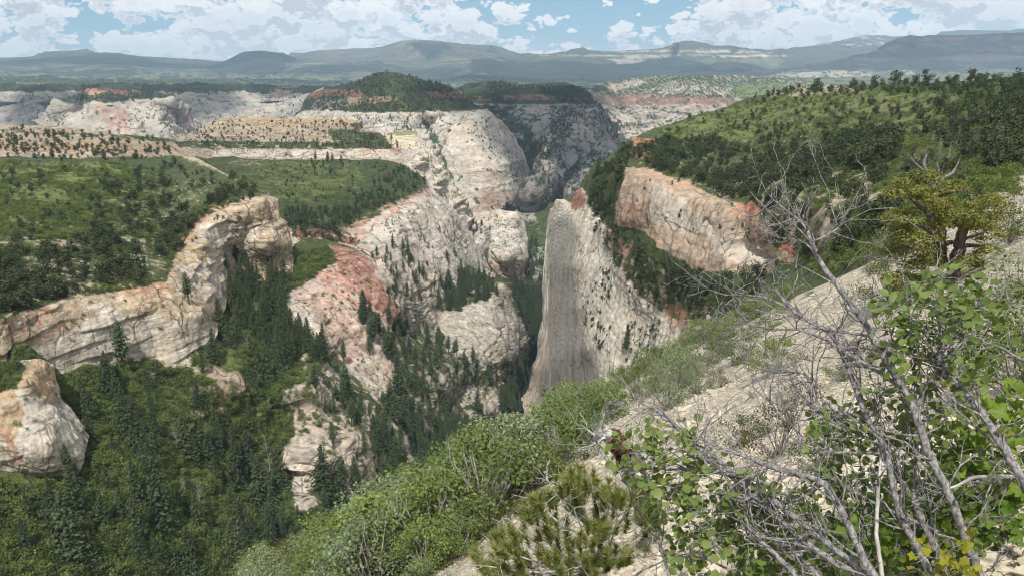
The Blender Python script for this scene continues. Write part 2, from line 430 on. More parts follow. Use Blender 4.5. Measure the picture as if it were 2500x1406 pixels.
layer('mountain', 'banded grey range with pale cliff bands and two small peaks', 'mountain',
      [(1220, 160), (1250, 142), (1265, 136), (1290, 133), (1340, 134), (1370, 128), (1395, 122), (1425, 119), (1460, 127), (1500, 130), (1620, 127), (1640, 120), (1670, 106), (1690, 104), (1712, 108), (1735, 116), (1800, 120), (1880, 123), (1930, 118), (1990, 120), (2040, 120), (2150, 125), (2250, 140)],
      B(215, (1220, 2250)), [(1220, 150, 21000), (2250, 130, 21500), (1690, 104, 22500), (1425, 119, 22500), (1640, 135, 20500), (1900, 140, 20500), (1340, 138, 20500), (1640, 150, 20200), (1900, 150, 20200), (1220, 215, 10000), (1700, 215, 10000), (2250, 215, 10000), (1700, 175, 16500), (1450, 175, 15000)],
      2.6, 60, SAGE * 0.95, [([(1300, 131), (1500, 131), (1640, 128), (1700, 130), (1800, 133), (1920, 135), (1920, 152), (1800, 155), (1740, 150), (1640, 148), (1320, 147)], PALE * 0.72, 0.60, 5, 5, 75),
      ([(1660, 132), (1740, 134), (1890, 138), (1890, 150), (1700, 145)], PALE * 0.95, 0.66, 5, 4, 60), ([(1480, 150), (1560, 142), (1640, 150), (1600, 168), (1520, 168)], PALE * 0.75, 0.6, 5, 6),
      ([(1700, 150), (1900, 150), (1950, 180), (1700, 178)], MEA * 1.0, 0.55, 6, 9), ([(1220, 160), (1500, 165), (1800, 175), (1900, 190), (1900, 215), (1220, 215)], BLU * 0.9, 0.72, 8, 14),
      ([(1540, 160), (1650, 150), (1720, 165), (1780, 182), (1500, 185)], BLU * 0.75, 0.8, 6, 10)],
      [(330, 2500, 1, True, 0, 5), (90, 700, 0.5, True, 0, 3)], M_FAR, ledge=(140, 130))
layer('mesa', 'farthest blue tableland on the upper right horizon', 'mesa',
      [(1880, 140), (1900, 130), (1990, 118), (2050, 105), (2080, 97), (2110, 93), (2210, 92), (2270, 92), (2285, 89), (2298, 82), (2400, 80), (2500, 76), (2750, 73)],
      B(160, (1880, 2750)), [(1880, 135, 33000), (2100, 93, 34000), (2750, 73, 36000), (1880, 160, 26000), (2750, 160, 26000), (2200, 160, 26000)],
      3.0, 60, BLU * 1.2, [([(1990, 112), (2110, 93), (2210, 95), (2200, 115), (2000, 130)], PALE * 0.7, 0.42, 5, 5)], [(300, 2500, 1, True, 0, 4)], M_FAR, ledge=(150, 150))
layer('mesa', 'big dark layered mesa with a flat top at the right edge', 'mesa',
      [(1780, 192), (1820, 184), (1900, 172), (1970, 164), (2050, 153), (2120, 136), (2145, 124), (2165, 112), (2190, 100), (2210, 94), (2290, 91), (2400, 90), (2500, 88), (2750, 86)],
      B(205, (1780, 2750)), [(1780, 190, 12500), (2210, 94, 14000), (2500, 88, 14000), (2750, 86, 14000), (2220, 125, 13200), (2500, 125, 13200), (2300, 165, 11500), (1780, 205, 9500), (2300, 205, 9500), (2750, 205, 9500)],
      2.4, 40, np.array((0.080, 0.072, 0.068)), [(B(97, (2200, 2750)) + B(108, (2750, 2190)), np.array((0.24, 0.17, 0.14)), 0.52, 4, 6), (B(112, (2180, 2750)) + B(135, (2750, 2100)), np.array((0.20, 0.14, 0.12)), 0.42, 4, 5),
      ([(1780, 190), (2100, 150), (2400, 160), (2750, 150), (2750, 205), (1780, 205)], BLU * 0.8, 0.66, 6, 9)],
      [(200, 1500, 1, True, 0, 5), (60, 420, 0.4, True, 0, 3)], M_FAR, ledge=(110, 95))
layer('hill', 'low ridge of pale knobs beyond the right plateau', 'hill',
      [(1820, 196), (1880, 186), (1900, 179), (1960, 172), (2040, 175), (2100, 177), (2150, 178), (2190, 172), (2250, 179), (2330, 178), (2400, 175), (2450, 172), (2500, 176), (2700, 180)],
      B(225, (1820, 2700)), [(1820, 190, 8200), (2200, 172, 8200), (2700, 180, 8000), (1820, 225, 5200), (2700, 225, 5200)],
      2.6, 22, MEA * 0.9, [([(1890, 175), (2000, 170), (2130, 176), (2130, 192), (1900, 192)], PALE * 0.85, 0.62, 4, 4), ([(2190, 170), (2240, 178), (2240, 186), (2190, 184)], PALE * 0.8, 0.62, 4, 4), (None, BLU, 0.40, 8, 6)],
      [(90, 500, 1, True, 0, 5)], M_HILL)
# ---- rolling plateau country
layer('hill', 'rolling pale green plateau hills with scattered dark woods, left and centre distance', 'hill',
      [(-250, 186), (-100, 182), (60, 180), (130, 177), (200, 178), (300, 183), (420, 178), (500, 183), (560, 181), (640, 187), (700, 183), (800, 188), (900, 190), (1050, 195), (1120, 192), (1200, 198), (1300, 203), (1380, 198), (1450, 202), (1560, 205)],
      B(240, (-250, 1560)), [(-250, 185, 10500), (600, 186, 10500), (1560, 205, 9000), (-250, 240, 5200), (600, 240, 5200), (1560, 240, 5200)],
      2.4, 24, MEA * 0.92, [(None, BLU * 0.8, 0.50, 8, 10), (None, PALE * 0.75, 0.20, 5, 3), (B(200, (-250, 1560)) + B(215, (1560, -250)), LGR * 1.2, 0.36, 6, 9)],
      [(150, 900, 1, False, 0, 5), (60, 320, 1, True, 0, 4)], M_HILL, key='hills1')
layer('hill', 'darker green hills above the far white canyon walls, left distance', 'hill',
      [(-250, 198), (-100, 190), (0, 186), (60, 190), (120, 187), (180, 195), (250, 196), (330, 202), (390, 196), (430, 200), (520, 207), (580, 203), (640, 207), (740, 203), (800, 210), (900, 218)],
      B(252, (-250, 900)), [(-250, 192, 5800), (300, 196, 5800), (900, 218, 5500), (-250, 252, 3900), (300, 252, 3900), (900, 252, 3900)],
      2.2, 15, GRN * 0.85, [(None, DGR * 1.1, 0.55, 8, 10), (None, LGR, 0.30, 8, 9), (None, PALE * 0.6, 0.19, 4, 2.5), ([(0, 208), (130, 205), (140, 222), (0, 225)], np.array((0.24, 0.13, 0.10)), 0.45, 5, 5)],
      [(60, 420, 1, False, 0, 5), (25, 130, 1, True, 0, 3)], M_HILL, key='hills2')
layer('plateau', 'forested plateau with pale slopes and a red cliff band, right of the butte', 'plateau',
      [(1380, 236), (1440, 215), (1500, 200), (1560, 193), (1620, 188), (1700, 186), (1800, 188), (1900, 192), (2000, 205), (2100, 222)],
      B(375, (1380, 2100)), [(1380, 230, 4800), (1560, 193, 5400), (1800, 188, 5600), (2100, 222, 5600), (1450, 238, 4250), (1700, 240, 4250), (1900, 250, 4250), (1450, 265, 4130), (1700, 265, 4130), (1450, 370, 3800), (1700, 370, 3700), (2100, 375, 3800)],
      1.9, 9, GRN * 0.85, [(None, PALE * 0.8, 0.40, 6, 4), ([(1480, 212), (1560, 197), (1580, 205), (1500, 225)], PALE * 0.85, 0.7, 4, 4), ([(1640, 200), (1790, 220), (1780, 236), (1560, 232)], PALE * 0.85, 0.50, 4, 3), ([(1800, 215), (1900, 205), (1950, 215), (1850, 240), (1780, 240)], LGR * 1.1, 0.75, 5, 8),
      ([(1380, 240), (1500, 235), (1650, 238), (1800, 246), (1800, 268), (1640, 262), (1500, 257), (1380, 262)], np.array((0.29, 0.155, 0.125)), 0.62, 4, 4), ([(1380, 258), (2100, 262), (2100, 375), (1380, 375)], PNK * 0.86, 1.0, 4), ([(1380, 262), (2100, 266), (2100, 375), (1380, 375)], WHT * 0.8, 0.48, 4, 8), ([(1380, 258), (2100, 262), (2100, 375), (1380, 375)], DGR * 1.5, 0.36, 4, 4)],
      [(45, 260, 0.35, True, 0, 5), (25, 130, 0.3, True, -20, 4)], M_4K, joint=[(20, 70, 0.4, 0)], key='plateau_far')
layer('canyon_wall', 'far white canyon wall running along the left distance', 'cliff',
      [(-250, 214), (0, 212), (150, 214), (300, 215), (450, 210), (560, 212), (650, 214), (700, 224), (740, 216), (900, 220)],
      B(360, (-250, 900)), [(-250, 212, 4700), (300, 212, 4700), (900, 218, 4700), (-250, 231, 4000), (0, 231, 4000), (80, 232, 3950), (350, 233, 4050), (480, 236, 3980), (620, 234, 4050), (690, 240, 4080), (760, 236, 3950), (900, 236, 4000), (-250, 360, 3500), (300, 360, 3600), (900, 360, 3600), (0, 290, 3760), (600, 290, 3800)],
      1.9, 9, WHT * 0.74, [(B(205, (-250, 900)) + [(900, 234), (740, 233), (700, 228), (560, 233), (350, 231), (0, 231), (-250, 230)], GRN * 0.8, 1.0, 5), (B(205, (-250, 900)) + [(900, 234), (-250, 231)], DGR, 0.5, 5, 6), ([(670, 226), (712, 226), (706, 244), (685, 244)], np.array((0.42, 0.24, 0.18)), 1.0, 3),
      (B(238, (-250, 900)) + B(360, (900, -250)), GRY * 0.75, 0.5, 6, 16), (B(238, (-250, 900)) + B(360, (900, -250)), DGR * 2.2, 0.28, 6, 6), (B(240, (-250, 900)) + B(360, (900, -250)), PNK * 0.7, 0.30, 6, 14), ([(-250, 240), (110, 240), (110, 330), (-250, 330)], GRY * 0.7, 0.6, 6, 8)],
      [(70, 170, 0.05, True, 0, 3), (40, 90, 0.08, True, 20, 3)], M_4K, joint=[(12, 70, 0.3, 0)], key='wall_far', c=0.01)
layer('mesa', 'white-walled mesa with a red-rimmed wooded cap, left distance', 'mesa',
      [(88, 318), (100, 304), (120, 285), (150, 253), (200, 240), (205, 224), (230, 218), (260, 208), (300, 205), (340, 210), (352, 225), (400, 235), (425, 243), (436, 258), (445, 278), (470, 312), (490, 332)],
      B(362, (88, 490)), [(100, 304, 3200), (200, 240, 3200), (300, 205, 3250), (352, 225, 3250), (425, 243, 3150), (160, 252, 2950), (260, 258, 2880), (400, 246, 2980), (490, 332, 3250), (88, 362, 2950), (300, 362, 2700), (490, 362, 2900)],
      1.8, 7, WHT * 0.82, [([(150, 253), (190, 235), (205, 200), (360, 200), (425, 240), (405, 248), (330, 244), (260, 260), (170, 257)], DGR * 1.1, 1.0, 4), ([(180, 246), (330, 240), (300, 255), (170, 256)], LGR * 0.8, 0.7, 3, 6), ([(200, 224), (345, 222), (350, 234), (250, 236), (235, 243), (205, 236)], np.array((0.36, 0.16, 0.10)), 0.6, 3, 4), ([(225, 228), (250, 228), (248, 242), (225, 242)], ORA, 0.7, 2, 3),
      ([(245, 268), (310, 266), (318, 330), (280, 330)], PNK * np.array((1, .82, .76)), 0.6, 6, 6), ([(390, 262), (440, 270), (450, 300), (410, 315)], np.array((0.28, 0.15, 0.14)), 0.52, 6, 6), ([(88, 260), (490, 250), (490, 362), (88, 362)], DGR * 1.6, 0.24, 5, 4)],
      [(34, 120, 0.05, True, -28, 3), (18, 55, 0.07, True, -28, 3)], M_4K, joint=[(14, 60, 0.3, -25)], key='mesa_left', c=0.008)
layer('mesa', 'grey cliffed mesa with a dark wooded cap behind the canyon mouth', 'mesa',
      [(1090, 240), (1110, 225), (1150, 210), (1190, 204), (1230, 205), (1265, 212), (1290, 207), (1340, 205), (1380, 208), (1420, 222), (1440, 235), (1452, 264), (1470, 300), (1500, 338), (1530, 370), (1570, 420)],
      B(540, (1090, 1570)), [(1100, 232, 3000), (1230, 205, 3000), (1340, 205, 2950), (1440, 235, 2850), (1200, 262, 2720), (1320, 262, 2650), (1445, 262, 2720), (1200, 400, 2500), (1300, 400, 2380), (1400, 330, 2450), (1480, 330, 2750), (1570, 420, 2600), (1200, 540, 2000), (1350, 540, 2000), (1570, 540, 2200)],
      1.8, 6, np.array((.27, .26, .245)), [([(1080, 245), (1150, 200), (1440, 200), (1452, 262), (1090, 262)], DGR * 1.15, 1.0, 4), ([(1130, 240), (1300, 238), (1440, 240), (1440, 252), (1280, 252), (1120, 254)], np.array((0.25, 0.12, 0.095)), 0.55, 3, 4), ([(1090, 264), (1570, 264), (1570, 540), (1090, 540)], np.array((.33, .28, .25)), 0.42, 6, 14), ([(1180, 262), (1300, 300), (1330, 420), (1280, 470), (1180, 330)], DGR * 1.2, 0.66, 6, 5), ([(1090, 264), (1570, 264), (1570, 540), (1090, 540)], DGR * 1.3, 0.38, 5, 3.5)],  # rock tone darkened to carry the cloud shade over this mesa
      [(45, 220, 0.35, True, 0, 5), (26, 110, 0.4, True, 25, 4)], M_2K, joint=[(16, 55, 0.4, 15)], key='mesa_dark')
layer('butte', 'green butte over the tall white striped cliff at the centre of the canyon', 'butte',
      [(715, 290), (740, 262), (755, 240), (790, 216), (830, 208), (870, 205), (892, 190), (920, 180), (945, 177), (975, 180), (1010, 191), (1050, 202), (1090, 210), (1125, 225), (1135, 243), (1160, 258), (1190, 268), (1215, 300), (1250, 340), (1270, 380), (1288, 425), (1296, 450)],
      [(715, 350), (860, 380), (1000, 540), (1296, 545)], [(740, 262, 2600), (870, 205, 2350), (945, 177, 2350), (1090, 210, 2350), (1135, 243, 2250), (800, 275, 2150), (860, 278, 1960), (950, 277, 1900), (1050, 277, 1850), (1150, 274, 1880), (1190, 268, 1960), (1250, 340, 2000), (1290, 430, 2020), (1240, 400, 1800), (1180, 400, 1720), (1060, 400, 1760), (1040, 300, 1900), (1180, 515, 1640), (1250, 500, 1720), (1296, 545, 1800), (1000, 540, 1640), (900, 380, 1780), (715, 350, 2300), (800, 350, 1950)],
      1.8, 4.5, WHT * 0.93, [([(715, 290), (755, 235), (870, 195), (940, 170), (980, 172), (1090, 205), (1140, 240), (1190, 266), (1150, 274), (1040, 277), (860, 277), (800, 272), (740, 275)], GRN * 0.72, 1.0, 4), ([(745, 270), (790, 214), (870, 203), (930, 178), (960, 180), (900, 230), (880, 262), (740, 275)], DGR, 0.72, 4, 8), ([(1010, 195), (1090, 208), (1130, 235), (1190, 266), (1100, 270), (1090, 240)], DGR, 0.66, 4, 7),
      ([(755, 232), (800, 220), (880, 222), (890, 238), (800, 236), (760, 248)], np.array((0.25, 0.11, 0.085)), 0.62, 3, 4), ([(850, 240), (960, 236), (975, 246), (860, 262), (850, 250)], np.array((0.30, 0.20, 0.15)), 0.68, 3, 5), ([(1040, 224), (1120, 228), (1135, 242), (1050, 240)], np.array((0.27, 0.12, 0.09)), 0.6, 3, 4), ([(770, 248), (860, 238), (862, 264), (760, 276)], WHT * 0.6, 0.45, 3, 4), ([(970, 240), (1090, 245), (1130, 268), (960, 274)], LGR * 0.7, 0.5, 4, 8),
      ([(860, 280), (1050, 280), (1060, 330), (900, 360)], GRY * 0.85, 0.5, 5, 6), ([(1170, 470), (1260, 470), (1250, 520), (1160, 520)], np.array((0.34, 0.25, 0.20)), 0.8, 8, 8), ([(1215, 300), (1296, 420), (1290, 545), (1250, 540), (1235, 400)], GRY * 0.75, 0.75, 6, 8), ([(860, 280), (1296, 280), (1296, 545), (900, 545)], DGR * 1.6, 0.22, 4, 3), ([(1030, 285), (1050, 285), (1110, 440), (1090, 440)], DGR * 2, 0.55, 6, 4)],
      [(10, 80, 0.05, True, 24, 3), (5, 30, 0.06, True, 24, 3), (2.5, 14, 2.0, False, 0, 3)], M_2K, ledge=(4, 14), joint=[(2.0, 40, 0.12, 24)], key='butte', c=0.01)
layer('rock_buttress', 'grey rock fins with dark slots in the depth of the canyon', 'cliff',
      [(1230, 520), (1255, 498), (1275, 480), (1296, 440), (1306, 385), (1316, 345), (1323, 330), (1333, 345), (1341, 380), (1346, 420), (1352, 470), (1358, 492), (1364, 470), (1380, 440), (1420, 392), (1450, 365), (1470, 342), (1490, 326), (1510, 336), (1530, 362), (1600, 420), (1640, 470)],
      B(580, (1230, 1640)), [(1230, 520, 1600), (1323, 330, 1620), (1300, 400, 1560), (1290, 500, 1440), (1320, 440, 1480), (1345, 440, 1700), (1358, 495, 1950), (1350, 520, 1800), (1400, 420, 1950), (1490, 326, 2050), (1450, 420, 1800), (1420, 500, 1650), (1640, 470, 1850), (1230, 580, 1350), (1350, 580, 1400), (1640, 580, 1500), (1560, 400, 2000)],
      1.8, 4.5, np.array((.27, .262, .25)), [(None, np.array((.33, .28, .25)), 0.40, 5, 10), (None, DGR * 1.3, 0.36, 5, 5), ([(1345, 400), (1360, 400), (1372, 490), (1350, 490)], GRY * 0.6, 0.9, 3)],  # fin rock painted darker, as if under the same cloud shade
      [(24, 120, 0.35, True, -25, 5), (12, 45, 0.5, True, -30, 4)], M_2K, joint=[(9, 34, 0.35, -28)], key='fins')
layer('gorge_slope', 'green slope seen through the gap between the canyon walls', 'slope',
      [(1200, 545), (1240, 530), (1280, 500), (1310, 490), (1340, 500), (1400, 480)], B(760, (1200, 1400)),
      [(1200, 545, 1350), (1310, 490, 1480), (1400, 480, 1450), (1310, 560, 1330), (1310, 640, 1200), (1200, 760, 1000), (1320, 760, 1040), (1400, 760, 1100)],
      2.0, 3, GRN * 0.9, [([(1255, 500), (1300, 495), (1310, 545), (1270, 560)], GRY * 0.9, 0.7, 5, 6), ([(1280, 545), (1330, 545), (1330, 610), (1285, 610)], GRN * 1.1, 1, 5), ([(1280, 620), (1330, 600), (1320, 700), (1270, 690)], GRY * 0.8, 0.5, 6, 5)],
      [(14, 60, 0.5, True, 0, 4)], M_1K, key='gorge')
layer('rock_knob', 'cream rock knob dotted with bushes in the middle of the gorge', 'rock',
      [(1085, 600), (1110, 560), (1130, 542), (1180, 520), (1220, 514), (1255, 520), (1268, 550), (1278, 590), (1282, 630), (1284, 680)], B(735, (1085, 1284)),
      [(1085, 600, 1130), (1130, 542, 1180), (1200, 515, 1190), (1255, 520, 1160), (1200, 600, 1075), (1250, 620, 1065), (1160, 620, 1095), (1190, 680, 1048), (1284, 660, 1160), (1280, 590, 1170), (1090, 735, 1000), (1200, 735, 1010), (1284, 735, 1080)],
      1.8, 2.4, WHT * 0.93, [([(1170, 640), (1284, 630), (1284, 690), (1180, 690)], PNK * np.array((1.0, .92, .8)), 0.65, 6, 6), ([(1186, 560), (1200, 560), (1205, 690), (1190, 690)], GRY * 0.45, 0.75, 4), (None, DGR * 1.4, 0.27, 5, 2.5)],
      [(14, 70, 0.35, True, 15, 5), (6, 22, 0.5, True, 0, 4)], M_1K, joint=[(5, 20, 0.4, 10)], key='knob')
layer('strata_ridge', 'orange layered ridge with dotted shrubs and a sunlit white shoulder', 'ridge',
      [(-250, 316), (0, 313), (60, 309), (130, 309), (200, 319), (260, 326), (330, 336), (430, 343), (450, 336), (490, 319), (512, 300), (530, 296), (560, 293), (640, 291), (700, 294), (760, 293), (800, 295), (858, 294), (863, 303), (880, 316), (930, 332), (945, 329), (985, 322), (1018, 326), (1035, 347), (1060, 385), (1080, 420), (1105, 460), (1130, 502), (1140, 530)],
      [(-250, 420), (400, 420), (960, 410), (1000, 470), (1040, 560), (1140, 610)], [(-250, 313, 900), (0, 313, 900), (200, 319, 900), (0, 350, 790), (200, 360, 780), (0, 400, 640), (300, 400, 660), (430, 343, 1020), (430, 390, 800), (512, 300, 1200), (700, 294, 1230), (700, 310, 1190), (700, 345, 1120), (700, 370, 1075), (700, 392, 1060), (858, 294, 1240), (880, 316, 1240), (900, 370, 1090), (960, 392, 1060), (1000, 322, 1260), (1015, 345, 1180), (1035, 420, 1090), (1130, 502, 1150), (1140, 560, 1120), (1050, 540, 1000), (960, 410, 1040), (550, 360, 1050), (520, 392, 960)],
      1.9, 2.4, np.array((.345, .285, .215)), [([(-250, 312), (430, 340), (430, 352), (300, 345), (200, 335), (0, 325), (-250, 325)], GRN * 0.9, 0.62, 6, 5), ([(-250, 345), (430, 355), (430, 375), (-250, 372)], np.array((.38, .26, .16)), 0.6, 5, 5), ([(-250, 375), (450, 375), (450, 395), (-250, 392)], PNK * 0.95, 0.5, 5, 5), ([(-250, 388), (430, 390), (480, 392), (960, 405), (960, 420), (-250, 420)], GRN * 0.85, 0.8, 5),
      ([(512, 293), (862, 291), (866, 310), (700, 308), (515, 306)], np.array((.41, .29, .165)), 0.75, 3, 6), ([(450, 340), (860, 315), (880, 345), (450, 352)], np.array((.30, .25, .19)), 0.6, 5, 6), ([(420, 348), (960, 352), (980, 368), (520, 368), (430, 362)], GRN * 0.7, 0.66, 4, 5), ([(800, 318), (945, 330), (970, 365), (820, 362)], GRN * 0.85, 0.75, 4, 6),
      ([(520, 371), (980, 369), (985, 392), (520, 388)], WHT * 1.02, 1.0, 3), ([(880, 366), (985, 366), (985, 378), (880, 376)], np.array((.40, .22, .15)), 0.6, 2, 3), ([(930, 330), (1018, 322), (1150, 530), (1140, 620), (1040, 560), (985, 420), (985, 380), (950, 345)], WHT * 1.06, 1.0, 4), ([(945, 328), (1018, 322), (1018, 333), (945, 337)], LGR * 1.2, 0.9, 2), ([(935, 333), (1010, 335), (1020, 365), (960, 365)], np.array((.56, .48, .33)), 0.7, 3, 5), (None, DGR * 1.6, 0.20, 4, 2)],
      [(10, 60, 0.4, True, 0, 4), (6, 26, 0.4, True, 20, 4)], M_1K, ledge=(14, 8), joint=[(3.5, 16, 0.8, 0)], key='strata')
layer('mesa', 'green-topped mesa over a steep white slickrock face', 'mesa',
      [(430, 405), (480, 396), (520, 388), (570, 386), (640, 396), (760, 394), (850, 393), (950, 396), (1000, 411), (1030, 435), (1042, 462), (1060, 490), (1085, 515), (1110, 545), (1130, 575), (1150, 622), (1165, 660), (1200, 700)],
      [(430, 600), (690, 640), (800, 700), (900, 790), (1000, 850), (1200, 850)], [(430, 405, 830), (500, 392, 930), (760, 394, 1030), (950, 396, 1040), (640, 460, 830), (850, 460, 850), (600, 540, 620), (700, 562, 640), (780, 575, 655), (840, 570, 690), (900, 540, 715), (950, 510, 745), (1000, 485, 810), (1038, 462, 930), (1000, 600, 720), (1080, 560, 830), (1130, 580, 960), (1110, 650, 800), (1050, 780, 690), (900, 640, 645), (900, 720, 610), (1000, 740, 680), (1165, 660, 980), (1200, 700, 1000), (1130, 760, 760), (750, 620, 610), (700, 640, 590), (1200, 850, 800), (1000, 850, 650), (430, 600, 560)],
      1.9, 1.8, WHT * 0.96, [([(420, 380), (960, 385), (1035, 440), (1042, 470), (950, 514), (880, 560), (830, 575), (740, 575), (690, 560), (600, 600), (430, 600)], GRN * 0.8, 1.0, 8), ([(560, 400), (860, 400), (900, 450), (760, 500), (620, 500)], LGR * 0.75, 0.55, 8, 8), ([(560, 392), (640, 398), (630, 412), (560, 410)], SOI * 0.8, 0.45, 5, 5), ([(690, 520), (800, 530), (850, 570), (720, 570)], GRY * 0.6, 0.40, 5, 4),
      ([(700, 560), (840, 572), (880, 590), (860, 625), (800, 600), (720, 590)], RED * 1.05, 0.62, 8, 5), ([(830, 562), (1040, 462), (1050, 485), (960, 530), (880, 600)], PNK * np.array((.95, .75, .66)), 0.5, 8, 5), ([(850, 560), (930, 610), (960, 700), (900, 740), (840, 620)], PNK * 0.95, 0.42, 8, 6), ([(1060, 490), (1165, 640), (1150, 720), (1080, 600)], GRY * 1.0, 0.6, 8, 7)],
      [(14, 80, 0.25, True, 28, 4), (5, 26, 0.3, True, 30, 4), (1.5, 8, 1.0, False, 0, 3)], M_1K, ledge=(2, 7), joint=[(3.2, 22, 0.25, 30), (1.2, 7, 0.6, 10)], key='mesa_green')
layer('plateau', 'brushy left plateau ending in pale overhanging cliffs', 'plateau',
      [(-250, 398), (0, 386), (150, 392), (300, 395), (420, 381), (480, 386), (540, 420), (600, 450), (650, 478), (668, 492), (680, 520), (690, 550), (703, 590), (712, 620)],
      [(-250, 960), (20, 905), (130, 965), (250, 930), (350, 910), (500, 895), (515, 820), (545, 760), (555, 690), (600, 685), (690, 690), (712, 690)],
      [(-250, 398, 640), (0, 386, 640), (300, 395, 650), (420, 381, 760), (540, 420, 590), (650, 478, 510), (690, 550, 500), (712, 620, 505), (200, 480, 500), (0, 560, 380), (200, 580, 390), (380, 520, 480), (380, 620, 390), (0, 700, 295), (150, 660, 325),
       (0, 780, 268), (120, 745, 290), (230, 715, 312), (330, 700, 330), (410, 690, 350), (440, 720, 348), (430, 610, 402), (480, 545, 440), (560, 492, 472), (640, 485, 485), (600, 560, 470), (640, 600, 462), (600, 625, 470), (540, 610, 455), (500, 600, 420),
       (20, 870, 266), (100, 800, 282), (130, 945, 278), (250, 915, 297), (250, 800, 302), (350, 890, 314), (360, 800, 318), (450, 800, 330), (500, 870, 338), (485, 760, 345), (470, 650, 395), (520, 740, 385), (545, 690, 425), (555, 660, 448), (620, 660, 468), (680, 600, 476), (690, 665, 474), (712, 690, 470), (-250, 800, 240), (-250, 960, 235)],
      1.9, 0.9, SOI * 0.95, [([(-250, 380), (420, 375), (560, 430), (660, 475), (620, 482), (560, 488), (490, 540), (450, 590), (420, 640), (410, 690), (330, 695), (240, 705), (120, 745), (0, 785), (-250, 800)], GRN * 0.85, 1.0, 10), ([(-250, 400), (300, 400), (360, 430), (250, 520), (0, 580), (-250, 600)], LGR * 0.9, 0.66, 8, 8),
      ([(-250, 560), (200, 540), (420, 560), (400, 690), (120, 740), (-250, 780)], SOI * 0.85, 0.42, 8, 5), ([(250, 440), (520, 440), (480, 540), (300, 560)], SOI * 0.8, 0.34, 8, 4),
      ([(140, 560), (190, 560), (185, 605), (150, 600)], SOI * 1.05, 0.8, 6, 5), ([(0, 610), (40, 615), (30, 650), (0, 650)], SOI * 1.1, 0.8, 6, 5), ([(180, 700), (240, 680), (260, 730), (190, 745)], SOI, 0.7, 6, 5),
      ([(250, 690), (420, 690), (470, 710), (490, 790), (420, 780), (300, 760), (245, 740)], TAN * 1.1, 0.9, 8), ([(250, 705), (410, 690), (430, 720), (300, 730)], np.array((.40, .23, .15)), 0.55, 6, 4), ([(430, 560), (520, 500), (600, 490), (560, 520), (470, 590), (430, 620)], np.array((.42, .24, .17)), 0.62, 6, 4),
      ([(545, 490), (668, 485), (690, 560), (712, 620), (700, 690), (560, 690), (540, 640), (500, 590), (470, 570)], TAN * 1.12, 1.0, 6), ([(480, 555), (640, 545), (620, 620), (540, 630), (500, 600)], WHT * 0.95, 0.8, 6, 7), ([(540, 610), (690, 600), (690, 680), (550, 680)], TAN * 0.8, 0.66, 6, 5), ([(420, 640), (520, 610), (545, 700), (540, 760), (480, 720)], WHT * 0.95, 0.8, 8, 8), ([(430, 610), (500, 600), (510, 640), (420, 660)], np.array((.44, .33, .2)), 0.6, 5, 5),
      ([(0, 800), (120, 755), (260, 745), (300, 770), (500, 790), (520, 900), (330, 920), (130, 970), (20, 900)], WHT * 1.02, 1.0, 6), ([(0, 780), (180, 745), (240, 770), (120, 830), (20, 860)], np.array((.34, .25, .17)), 0.72, 6, 6), ([(60, 765), (130, 750), (90, 800), (40, 810)], RED * 1.1, 0.42, 5, 4), ([(330, 760), (490, 770), (500, 880), (340, 890)], WHT * 1.0, 0.55, 6, 6)],
      [(2.6, 26, 0.3, True, 8, 4), (1.6, 9, 0.5, True, 0, 4), (0.7, 3, 1.5, False, 0, 3)], M_400, ledge=(2.8, 4.5), calm=[([(0, 800), (120, 755), (500, 780), (520, 900), (330, 920), (130, 970), (20, 900)], 0.45)], joint=[(1.0, 13, 0.4, 12), (0.35, 4, 0.8, 0)], key='left', c=0.008)
